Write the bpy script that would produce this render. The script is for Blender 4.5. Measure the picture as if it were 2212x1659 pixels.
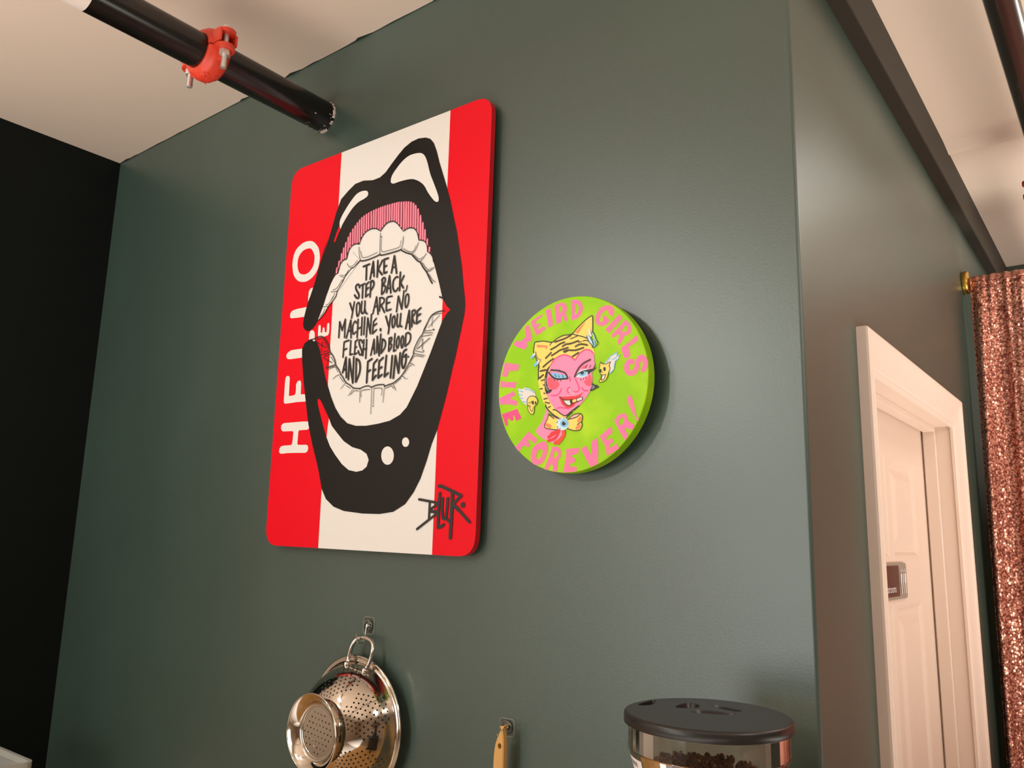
import bpy, bmesh, math, random
from mathutils import Vector, Matrix
from mathutils.geometry import tessellate_polygon
random.seed(7)
for o in list(bpy.data.objects): bpy.data.objects.remove(o)
SC = bpy.context.scene
COL = SC.collection
PI = math.pi

# ------------------------------------------------------------------ camera
CAMPOS = Vector((2.464, -1.12, 1.74))
YAW, PITCH, ROLL, FPX = 0.66184907, 0.18963228, 0.02532815, 1754.80
cam = bpy.data.cameras.new('camera'); camo = bpy.data.objects.new('camera', cam); COL.objects.link(camo)
_f = Vector((-math.sin(YAW), math.cos(YAW), 0)); _r = Vector((math.cos(YAW), math.sin(YAW), 0)); _u = Vector((0, 0, 1))
_f2 = _f*math.cos(PITCH)+_u*math.sin(PITCH); _u2 = _u*math.cos(PITCH)-_f*math.sin(PITCH)
_r3 = _r*math.cos(ROLL)+_u2*math.sin(ROLL); _u3 = _u2*math.cos(ROLL)-_r*math.sin(ROLL)
camo.matrix_world = Matrix(((_r3.x, _u3.x, -_f2.x, CAMPOS.x), (_r3.y, _u3.y, -_f2.y, CAMPOS.y), (_r3.z, _u3.z, -_f2.z, CAMPOS.z), (0, 0, 0, 1)))
cam.sensor_fit = 'HORIZONTAL'; cam.sensor_width = 36.0; cam.lens = FPX/2212*36; cam.clip_start = .01
SC.camera = camo

# ------------------------------------------------------------------ world, lights, exposure
w = bpy.data.worlds.new('room_air'); SC.world = w; w.use_nodes = True
w.node_tree.nodes['Background'].inputs[0].default_value = (1, .86, .74, 1)
w.node_tree.nodes['Background'].inputs[1].default_value = .02
SC.view_settings.view_transform = 'Standard'; SC.view_settings.look = 'None'
SC.view_settings.gamma = 1.0; SC.view_settings.use_curve_mapping = False
SC.view_settings.exposure = 0.0
WARM = (1.0, .935, .87)
def area(name, loc, target, size, power, col=WARM, shape='DISK', sy=None, spread=math.pi):
    d = bpy.data.lights.new(name, 'AREA'); d.shape = shape; d.size = size
    if sy: d.size_y = sy
    d.energy = power; d.color = col; d.spread = spread
    o = bpy.data.objects.new(name, d); COL.objects.link(o); o.location = loc
    o.rotation_euler = (Vector(target)-Vector(loc)).to_track_quat('-Z', 'Y').to_euler()
    return o
area('ceiling_lamp_light', (.90, -1.60, 2.74), (1.25, -.2, 1.6), .18, 5.9, (.94, .92, .93))
area('rear_ceiling_lamp_light', (.60, -3.20, 2.76), (1.5, 0, 1.7), .24, 17.5, (.93, .97, .91))
area('passage_fill_light', (3.3, -.35, 2.45), (2.3, 1.2, 1.4), .3, 6, (.98, .94, .90))  # added fill to brighten the far door jamb and the curtain
area('curtain_lamp_light', (2.74, .98, 2.70), (2.35, .8, 1.4), .34, 2.6, (.98, .96, .88))
area('left_bounce_fill', (1.15, -2.2, .93), (1.15, -2.1, 2.878), 2.1, 27, (.97, .91, .85), 'RECTANGLE', 3.0, spread=2.2)  # added fill standing in for light bounced up to the ceiling
area('right_bounce_fill', (3.3, -2.2, .93), (3.0, -2.1, 2.878), 1.8, 36, (.97, .91, .85), 'RECTANGLE', 3.0, spread=2.3)  # second added ceiling fill, weakens the pipe's shadow from the left one
area('passage_ceiling_fill', (3.3, .7, 1.0), (3.0, .9, 2.785), 1.2, 24, (.97, .90, .80), spread=2.4)  # added fill to lift the lower ceiling over the passage
area('back_room_fill', (3.0, 1.9, 2.0), (2.6, 1.9, 2.785), .5, 11, (.98, .86, .78), spread=2.6)  # added fill for the ceiling behind the curtain
area('rear_sheen_fill', (.75, -4.45, 1.35), (.75, 0, 1.35), 1.5, 42, (.94, 1.0, .97), 'RECTANGLE', 1.4)  # added bright panel, no window here: puts the sheen on the front wall

# ------------------------------------------------------------------ helpers
def lin(c):
    c = [x/255 for x in c]
    return tuple([x/12.92 if x <= .04045 else ((x+.055)/1.055)**2.4 for x in c])+(1,)
def mat(name, rgb, rough=.5, metal=0, spec=.5, coat=0, bump=None, var=None, linear=False):
    m = bpy.data.materials.new(name); m.use_nodes = True; nt = m.node_tree; b = nt.nodes['Principled BSDF']
    c = tuple(rgb)+(1,) if linear else lin(rgb)
    b.inputs['Base Color'].default_value = c
    b.inputs['Roughness'].default_value = rough; b.inputs['Metallic'].default_value = metal
    b.inputs['Specular IOR Level'].default_value = spec; b.inputs['Coat Weight'].default_value = coat
    geo = nt.nodes.new('ShaderNodeNewGeometry')
    if bump:
        prev = None
        for sc, st, det, stretch in bump:
            mp = nt.nodes.new('ShaderNodeMapping'); mp.inputs['Scale'].default_value = stretch
            nt.links.new(geo.outputs['Position'], mp.inputs['Vector'])
            n = nt.nodes.new('ShaderNodeTexNoise'); n.inputs['Scale'].default_value = sc; n.inputs['Detail'].default_value = det
            nt.links.new(mp.outputs[0], n.inputs['Vector'])
            bp = nt.nodes.new('ShaderNodeBump'); bp.inputs['Strength'].default_value = st; bp.inputs['Distance'].default_value = .0006
            nt.links.new(n.outputs[0], bp.inputs['Height'])
            if prev: nt.links.new(prev.outputs[0], bp.inputs['Normal'])
            prev = bp
        nt.links.new(prev.outputs[0], b.inputs['Normal'])
    if var:   # (scale, rgb2, lo, hi, stretch)
        sc, c2, lo, hi, stretch = var
        mp = nt.nodes.new('ShaderNodeMapping'); mp.inputs['Scale'].default_value = stretch
        nt.links.new(geo.outputs['Position'], mp.inputs['Vector'])
        n = nt.nodes.new('ShaderNodeTexNoise'); n.inputs['Scale'].default_value = sc; n.inputs['Detail'].default_value = 5
        nt.links.new(mp.outputs[0], n.inputs['Vector'])
        r = nt.nodes.new('ShaderNodeMapRange'); r.inputs['From Min'].default_value = lo; r.inputs['From Max'].default_value = hi
        nt.links.new(n.outputs[0], r.inputs['Value'])
        mx = nt.nodes.new('ShaderNodeMix'); mx.data_type = 'RGBA'
        mx.inputs[6].default_value = c; mx.inputs[7].default_value = lin(c2)
        nt.links.new(r.outputs[0], mx.inputs[0]); nt.links.new(mx.outputs[2], b.inputs['Base Color'])
    return m
def glass(name, tint, rough=.05, ior=1.3, mixt=.75):
    """thin clear plastic: see-through with a glossy skin"""
    m = bpy.data.materials.new(name); m.use_nodes = True; nt = m.node_tree
    nt.nodes.remove(nt.nodes['Principled BSDF']); out = nt.nodes['Material Output']
    t = nt.nodes.new('ShaderNodeBsdfTransparent'); t.inputs[0].default_value = lin(tint)
    g = nt.nodes.new('ShaderNodeBsdfGlossy'); g.inputs['Roughness'].default_value = rough
    f = nt.nodes.new('ShaderNodeFresnel'); f.inputs[0].default_value = ior
    mr = nt.nodes.new('ShaderNodeMapRange'); mr.inputs['To Min'].default_value = 1-mixt-.2 if mixt < .8 else .04; mr.inputs['To Max'].default_value = .9
    nt.links.new(f.outputs[0], mr.inputs['Value'])
    mx = nt.nodes.new('ShaderNodeMixShader'); nt.links.new(mr.outputs[0], mx.inputs[0])
    nt.links.new(t.outputs[0], mx.inputs[1]); nt.links.new(g.outputs[0], mx.inputs[2]); nt.links.new(mx.outputs[0], out.inputs[0])
    return m
def frosted(name):
    m = bpy.data.materials.new(name); m.use_nodes = True; nt = m.node_tree; b = nt.nodes['Principled BSDF']
    b.inputs['Base Color'].default_value = lin((214, 214, 206)); b.inputs['Roughness'].default_value = .25
    t = nt.nodes.new('ShaderNodeBsdfTransparent'); mx = nt.nodes.new('ShaderNodeMixShader'); mx.inputs[0].default_value = .55
    nt.links.new(t.outputs[0], mx.inputs[1]); nt.links.new(b.outputs[0], mx.inputs[2]); nt.links.new(mx.outputs[0], nt.nodes['Material Output'].inputs[0])
    return m
WALLBUMP = [(260, .22, 3, (1, 1, 1)), (38, .12, 3, (1, 1, .45)), (5, .10, 2, (1, 1, .6))]
M = {}
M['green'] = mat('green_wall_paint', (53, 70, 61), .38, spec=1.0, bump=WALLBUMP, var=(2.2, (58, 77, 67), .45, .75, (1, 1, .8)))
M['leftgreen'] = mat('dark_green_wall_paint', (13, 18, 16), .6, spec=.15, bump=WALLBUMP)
M['beam'] = mat('dark_beam_paint', (46, 40, 32), .6, spec=.3, bump=WALLBUMP)
M['ceil'] = mat('ceiling_paint', (222, 203, 186), .8, spec=.2, bump=[(150, .2, 3, (1, 1, 1)), (14, .16, 4, (.5, 2, 1)), (2.5, .2, 2, (1, 1, 1))])
M['floor'] = mat('floor_boards', (172, 156, 140), .5, var=(6, (146, 128, 110), .4, .6, (1, 12, 1)))
M['roomwall'] = mat('room_wall_paint', (206, 190, 174), .7)
M['trim'] = mat('white_trim_paint', (234, 214, 200), .42, bump=[(60, .05, 2, (1, 1, .15))])
M['door'] = mat('white_door_paint', (228, 206, 190), .45, bump=[(70, .10, 3, (1, 1.2, 6))])
M['pipe'] = mat('black_pipe_paint', (15, 10, 9), .25, spec=.6, bump=[(40, .06, 3, (1, .25, 1))], var=(30, (58, 48, 44), .62, .8, (3, .4, 3)))
M['redcoat'] = mat('orange_red_enamel', (212, 62, 40), .38, spec=.5, bump=[(300, .12, 2, (1, 1, 1))])
M['zinc'] = mat('zinc_bolt', (214, 210, 204), .42, .8)
M['sticker'] = mat('white_sticker', (226, 214, 204), .5)
M['plaster'] = mat('white_plaster', (214, 198, 186), .9, bump=[(200, .5, 3, (1, 1, 1))])
BRUSH = [(420, .16, 2, (1, 1, .12)), (420, .10, 2, (.12, 1, 1))]
M['white'] = mat('cream_white_paint', (224, 218, 211), .45, bump=BRUSH)
M['red'] = mat('bright_red_paint', (222, 0, 26), .38, spec=.22, bump=BRUSH)
M['edge'] = mat('dark_red_edge_paint', (200, 0, 26), .45)
M['black'] = mat('black_paint', (13, 11, 9), .34, spec=.35, bump=BRUSH)
M['ink'] = mat('black_ink', (26, 22, 18), .5)
M['pink'] = mat('gum_pink_paint', (250, 128, 150), .5)
M['maroon'] = mat('maroon_paint', (92, 10, 30), .5)
LB = [(90, .08, 3, (1, 1, 1))]
M['lime'] = mat('lime_green_paint', (146, 204, 4), .5, spec=.25, bump=LB, var=(14, (176, 220, 30), .45, .7, (1, 1, 1)))
M['dpink'] = mat('hot_pink_paint', (250, 112, 168), .5, var=(40, (252, 120, 150), .4, .7, (1, 1, 1)))
M['deep'] = mat('deep_pink_paint', (238, 70, 132), .5)
M['skin'] = mat('pink_skin_paint', (248, 138, 178), .5)
M['cheek'] = mat('coral_paint', (250, 84, 106), .5)
M['yellow'] = mat('soft_yellow_paint', (240, 214, 100), .5)
M['orange'] = mat('orange_paint', (244, 132, 82), .5)
M['brown'] = mat('dark_brown_ink', (70, 50, 10), .5)
M['sky'] = mat('sky_blue_paint', (128, 190, 232), .5)
M['paleblue'] = mat('pale_blue_paint', (206, 230, 240), .5)
M['teal'] = mat('dark_teal_ink', (32, 84, 104), .5)
M['lip'] = mat('red_lip_paint', (226, 36, 40), .45)
M['blood'] = mat('orange_red_paint', (228, 70, 30), .5)
M['rose'] = mat('pale_rose_paint', (246, 176, 180), .5)
M['grey'] = mat('grey_paint', (140, 136, 140), .5)
M['steel'] = mat('polished_steel', (205, 196, 184), .09, 1)
M['wire'] = mat('chrome_wire', (215, 210, 204), .14, 1)
M['hole'] = mat('dark_gap', (14, 13, 12), .8)
M['clear'] = glass('clear_plastic', (250, 250, 248), .08, 1.35, .9)
M['smoke'] = glass('tinted_plastic', (240, 226, 212), .08, 1.42, .9)
M['wood'] = mat('light_beech_wood', (222, 178, 108), .5, bump=[(120, .1, 3, (1, 1, .08))], var=(24, (204, 152, 82), .42, .66, (1, 1, .06)))
M['blackplastic'] = mat('matt_black_plastic', (34, 31, 29), .36, spec=.5)
M['graymetal'] = mat('grey_painted_metal', (70, 70, 72), .4, .6)
M['bean'] = mat('roasted_coffee', (120, 70, 34), .45, var=(180, (70, 38, 18), .4, .6, (1, 1, 1)))
M['brass'] = mat('brushed_brass', (214, 172, 84), .28, 1)
M['signdark'] = mat('dark_glitter_panel', (58, 26, 22), .25, spec=.6, var=(300, (96, 48, 42), .55, .75, (1, 1, 1)))
M['signgrey'] = mat('grey_sign_panel', (150, 138, 126), .4)
M['signwhite'] = mat('white_sign_print', (226, 216, 210), .5)
M['counter'] = mat('butcher_block', (205, 158, 92), .4, var=(10, (180, 128, 66), .4, .65, (1, 10, 1)))
M['frost'] = frosted('frosted_clear_plastic')
M['whitebag'] = mat('white_plastic_film', (232, 232, 226), .35)
M['cutin'] = mat('green_cut_in_line', (40, 44, 36), .5)

def sequins(name):
    m = bpy.data.materials.new(name); m.use_nodes = True; nt = m.node_tree; b = nt.nodes['Principled BSDF']
    uv = nt.nodes.new('ShaderNodeUVMap')
    v = nt.nodes.new('ShaderNodeTexVoronoi'); v.inputs['Scale'].default_value = 1.0
    nt.links.new(uv.outputs[0], v.inputs['Vector'])
    sub = nt.nodes.new('ShaderNodeVectorMath'); sub.operation = 'SUBTRACT'; sub.inputs[1].default_value = (.5, .5, .5)
    nt.links.new(v.outputs['Color'], sub.inputs[0])
    sc = nt.nodes.new('ShaderNodeVectorMath'); sc.operation = 'SCALE'; sc.inputs['Scale'].default_value = .62
    nt.links.new(sub.outputs[0], sc.inputs[0])
    geo = nt.nodes.new('ShaderNodeNewGeometry')
    ad = nt.nodes.new('ShaderNodeVectorMath'); ad.operation = 'ADD'
    nt.links.new(geo.outputs['Normal'], ad.inputs[0]); nt.links.new(sc.outputs[0], ad.inputs[1])
    nm = nt.nodes.new('ShaderNodeVectorMath'); nm.operation = 'NORMALIZE'; nt.links.new(ad.outputs[0], nm.inputs[0])
    nt.links.new(nm.outputs[0], b.inputs['Normal'])
    r = nt.nodes.new('ShaderNodeMapRange'); r.inputs['From Min'].default_value = .45; r.inputs['From Max'].default_value = .62
    nt.links.new(v.outputs['Distance'], r.inputs['Value'])
    mx = nt.nodes.new('ShaderNodeMix'); mx.data_type = 'RGBA'; mx.inputs[6].default_value = lin((236, 168, 146)); mx.inputs[7].default_value = lin((150, 84, 70))
    nt.links.new(r.outputs[0], mx.inputs[0]); nt.links.new(mx.outputs[2], b.inputs['Base Color'])
    b.inputs['Metallic'].default_value = .55; b.inputs['Roughness'].default_value = .24
    return m
M['sequin'] = sequins('rose_gold_sequins')

def obj(name, verts, faces, mats, parent=None, mi=None, smooth=False, uv=None):
    me = bpy.data.meshes.new(name); me.from_pydata([tuple(v) for v in verts], [], faces)
    for m in (mats if isinstance(mats, (list, tuple)) else [mats]): me.materials.append(m)
    if mi: me.polygons.foreach_set('material_index', mi)
    if smooth is True: me.polygons.foreach_set('use_smooth', [True]*len(me.polygons))
    elif smooth: me.polygons.foreach_set('use_smooth', smooth)
    me.update()
    o = bpy.data.objects.new(name, me); COL.objects.link(o)
    if parent: o.parent = parent
    return o
class MB:
    def __init__(s): s.v = []; s.f = []; s.m = []; s.s = []
    def add(s, v, f, m=0, sm=False):
        n = len(s.v); s.v += [Vector(x) for x in v]
        for q in f: s.f.append(tuple(i+n for i in q)); s.m.append(m); s.s.append(sm)
        return s
    def box(s, a, b, m=0, bev=0):
        x0, y0, z0 = a; x1, y1, z1 = b
        if not bev:
            return s.add([(x0,y0,z0),(x1,y0,z0),(x1,y1,z0),(x0,y1,z0),(x0,y0,z1),(x1,y0,z1),(x1,y1,z1),(x0,y1,z1)],
                         [(0,3,2,1),(4,5,6,7),(0,1,5,4),(1,2,6,5),(2,3,7,6),(3,0,4,7)], m)
        bm = bmesh.new(); bmesh.ops.create_cube(bm, size=1)
        for v in bm.verts: v.co = Vector(((x0+x1)/2+v.co.x*(x1-x0), (y0+y1)/2+v.co.y*(y1-y0), (z0+z1)/2+v.co.z*(z1-z0)))
        bmesh.ops.bevel(bm, geom=bm.edges[:], offset=bev, segments=2, affect='EDGES', profile=.5)
        s.bm(bm, m); return s
    def bm(s, bm, m=0, sm=False):
        bm.verts.index_update(); s.add([v.co.copy() for v in bm.verts], [[v.index for v in f.verts] for f in bm.faces], m, sm); bm.free()
    def tube(s, path, r, n=12, m=0, cap=True, sm=True):
        path = [Vector(p) for p in path]; N = len(path); rs = r if isinstance(r, (list, tuple)) else [r]*N
        T = [(path[min(i+1, N-1)]-path[max(i-1, 0)]).normalized() for i in range(N)]
        up = Vector((0, 0, 1)) if abs(T[0].z) < .9 else Vector((1, 0, 0)); A = T[0].cross(up).normalized()
        v = []; f = []
        for i in range(N):
            A = (A-T[i]*A.dot(T[i])).normalized(); B = T[i].cross(A)
            for k in range(n):
                t = 2*PI*k/n; v.append(path[i]+(A*math.cos(t)+B*math.sin(t))*rs[i])
        for i in range(N-1):
            for k in range(n): f.append((i*n+k, i*n+(k+1) % n, (i+1)*n+(k+1) % n, (i+1)*n+k))
        s.add(v, f, m, sm)
        if cap: s.add(v[:n], [tuple(range(n))[::-1]], m); s.add(v[-n:], [tuple(range(n))], m)
        return s
    def lathe(s, prof, origin, axis, n=64, m=0, sm=True, a0=0, a1=2*PI, ref=None):
        """prof: (radius, distance along axis)"""
        ax = Vector(axis).normalized(); O = Vector(origin)
        A = Vector(ref) if ref else (ax.cross(Vector((0, 0, 1))) if abs(ax.z) < .9 else Vector((1, 0, 0))); A.normalize(); B = ax.cross(A)
        full = abs(a1-a0-2*PI) < 1e-6; K = n if full else n+1
        v = []; f = []
        for r, h in prof:
            for k in range(K):
                t = a0+(a1-a0)*k/n; v.append(O+ax*h+(A*math.cos(t)+B*math.sin(t))*r)
        for i in range(len(prof)-1):
            for k in range(n):
                k2 = (k+1) % K; f.append((i*K+k, i*K+k2, (i+1)*K+k2, (i+1)*K+k))
        return s.add(v, f, m, sm)
    def prism(s, poly, P, d, m=0, mside=None, holes=(), back=True):
        """extrude a flat outline: P maps (u,v,depth) to space; depth 0 is the front"""
        loops = [poly]+list(holes)
        flat = [p for l in loops for p in l]
        tri = tessellate_polygon([[Vector((p[0], p[1], 0)) for p in l] for l in loops])
        s.add([P(p[0], p[1], 0) for p in flat], tri, m)
        if back: s.add([P(p[0], p[1], d) for p in flat], [t[::-1] for t in tri], m)
        ms = m if mside is None else mside
        for l in loops:
            n = len(l); v = [P(p[0], p[1], 0) for p in l]+[P(p[0], p[1], d) for p in l]
            s.add(v, [(i, (i+1) % n, n+(i+1) % n, n+i) for i in range(n)], ms)
        return s
    def build(s, name, mats, parent=None, fix=True):
        o = obj(name, s.v, s.f, mats, parent, s.m, s.s)
        if fix:
            bm = bmesh.new(); bm.from_mesh(o.data); bmesh.ops.recalc_face_normals(bm, faces=bm.faces[:]); bm.to_mesh(o.data); bm.free()
        return o
def thing(name, label, cat, loc=(0, 0, 0), group=None):
    o = bpy.data.objects.new(name, None); COL.objects.link(o); o.location = loc; o.empty_display_size = .05
    o['label'] = label; o['category'] = cat
    if group: o['group'] = group
    return o
def tag(o, label, cat, group=None, kind=None):
    o['label'] = label; o['category'] = cat
    if group: o['group'] = group
    if kind: o['kind'] = kind
    return o
def struct(o): o['kind'] = 'structure'; return o
def rel(o, root):
    """parent keeping world place (root is unrotated)"""
    o.parent = root; o.location = o.location-root.location; return o
def catmull(p, closed, k=5):
    n = len(p); out = []
    if n < 3: return p
    for i in range(n if closed else n-1):
        g = (lambda j: p[j % n]) if closed else (lambda j: p[min(max(j, 0), n-1)])
        a, b, c, d = g(i-1), g(i), g(i+1), g(i+2)
        for q in range(k):
            t = q/k; out.append(tuple(.5*((2*b[e])+(-a[e]+c[e])*t+(2*a[e]-5*b[e]+4*c[e]-d[e])*t*t+(-a[e]+3*b[e]-3*c[e]+d[e])*t**3) for e in (0, 1)))
    if not closed: out.append(p[-1])
    return out
def stroke(p, wd):
    """round-capped, round-joined ribbon as (verts, faces)"""
    v = []; f = []; h = wd/2
    def fan(c):
        n0 = len(v); K = 10
        for k in range(K): v.append((c[0]+h*math.cos(2*PI*k/K), c[1]+h*math.sin(2*PI*k/K)))
        f.append(tuple(range(n0, n0+K)))
    for i, c in enumerate(p): fan(c)
    for a, b in zip(p, p[1:]):
        dx, dy = b[0]-a[0], b[1]-a[1]; L = math.hypot(dx, dy)
        if L < 1e-9: continue
        nx, ny = -dy/L*h, dx/L*h; n0 = len(v)
        v += [(a[0]-nx, a[1]-ny), (b[0]-nx, b[1]-ny), (b[0]+nx, b[1]+ny), (a[0]+nx, a[1]+ny)]; f.append((n0, n0+1, n0+2, n0+3))
    return v, f
def parse(s): return [tuple(float(x)*1e-4 for x in t.split(',')) for t in s.split()]
def clip(poly, inside_poly):
    """Sutherland-Hodgman against a convex counter-clockwise outline"""
    out = poly
    for i in range(len(inside_poly)):
        a = inside_poly[i]; b = inside_poly[(i+1) % len(inside_poly)]
        sd = lambda p: (b[0]-a[0])*(p[1]-a[1])-(b[1]-a[1])*(p[0]-a[0])
        inp = out; out = []
        for j in range(len(inp)):
            p = inp[j]; q = inp[(j+1) % len(inp)]; sp, sq = sd(p), sd(q)
            if sp >= 0: out.append(p)
            if (sp >= 0) != (sq >= 0):
                t = sp/(sp-sq); out.append((p[0]+(q[0]-p[0])*t, p[1]+(q[1]-p[1])*t))
        if not out: return []
    return out
def artwork(mb, data, names, P, step=3e-4, clipto=None):
    """painted layers of a picture: P(u, v, height above the face); every dab lies a hair above the one before"""
    cnt = [0]
    def lift(L):
        cnt[0] += 1; return L*step+(cnt[0] % 280)*1e-6
    for i, line in enumerate(data.split('\n')):
        L, m, k, wd, sm, pts, hole = line.split('|'); L = int(L); pts = parse(pts)
        if k == 'P':
            if clipto and L == 1: pts = clip(pts, clipto)
            loops = [catmull(pts, True, 4) if sm == '1' else pts]
            if hole: loops.append(catmull(parse(hole), True, 4) if sm == '1' else parse(hole))
            flat = [p for l in loops for p in l]
            tri = tessellate_polygon([[Vector((p[0], p[1], 0)) for p in l] for l in loops])
            h = lift(L); v = [P(p[0], p[1], h) for p in flat]; f = []
            for t in tri:
                a, b, c = [flat[j] for j in t]
                f.append(t if (b[0]-a[0])*(c[1]-a[1])-(b[1]-a[1])*(c[0]-a[0]) > 0 else t[::-1])
            mb.add(v, f, names.index(m))
        else:
            q = catmull(pts, False, 4) if sm == '1' else pts
            v2, f = stroke(q, float(wd)*1e-4); used = {}
            for fc in f:
                h = lift(L)
                for j in fc: used[j] = h
            mb.add([P(x, y, used[j]) for j, (x, y) in enumerate(v2)], f, names.index(m))
def text_mesh(s, size, align='RIGHT'):
    cu = bpy.data.curves.new('t', 'FONT'); cu.body = s; cu.size = size; cu.align_x = align
    o = bpy.data.objects.new('t', cu); COL.objects.link(o); bpy.context.view_layer.update()
    me = bpy.data.meshes.new_from_object(o.evaluated_get(bpy.context.evaluated_depsgraph_get()))
    v = [tuple(x.co) for x in me.vertices]; f = [tuple(p.vertices) for p in me.polygons]
    bpy.data.objects.remove(o); bpy.data.curves.remove(cu); bpy.data.meshes.remove(me)
    return v, f
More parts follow.
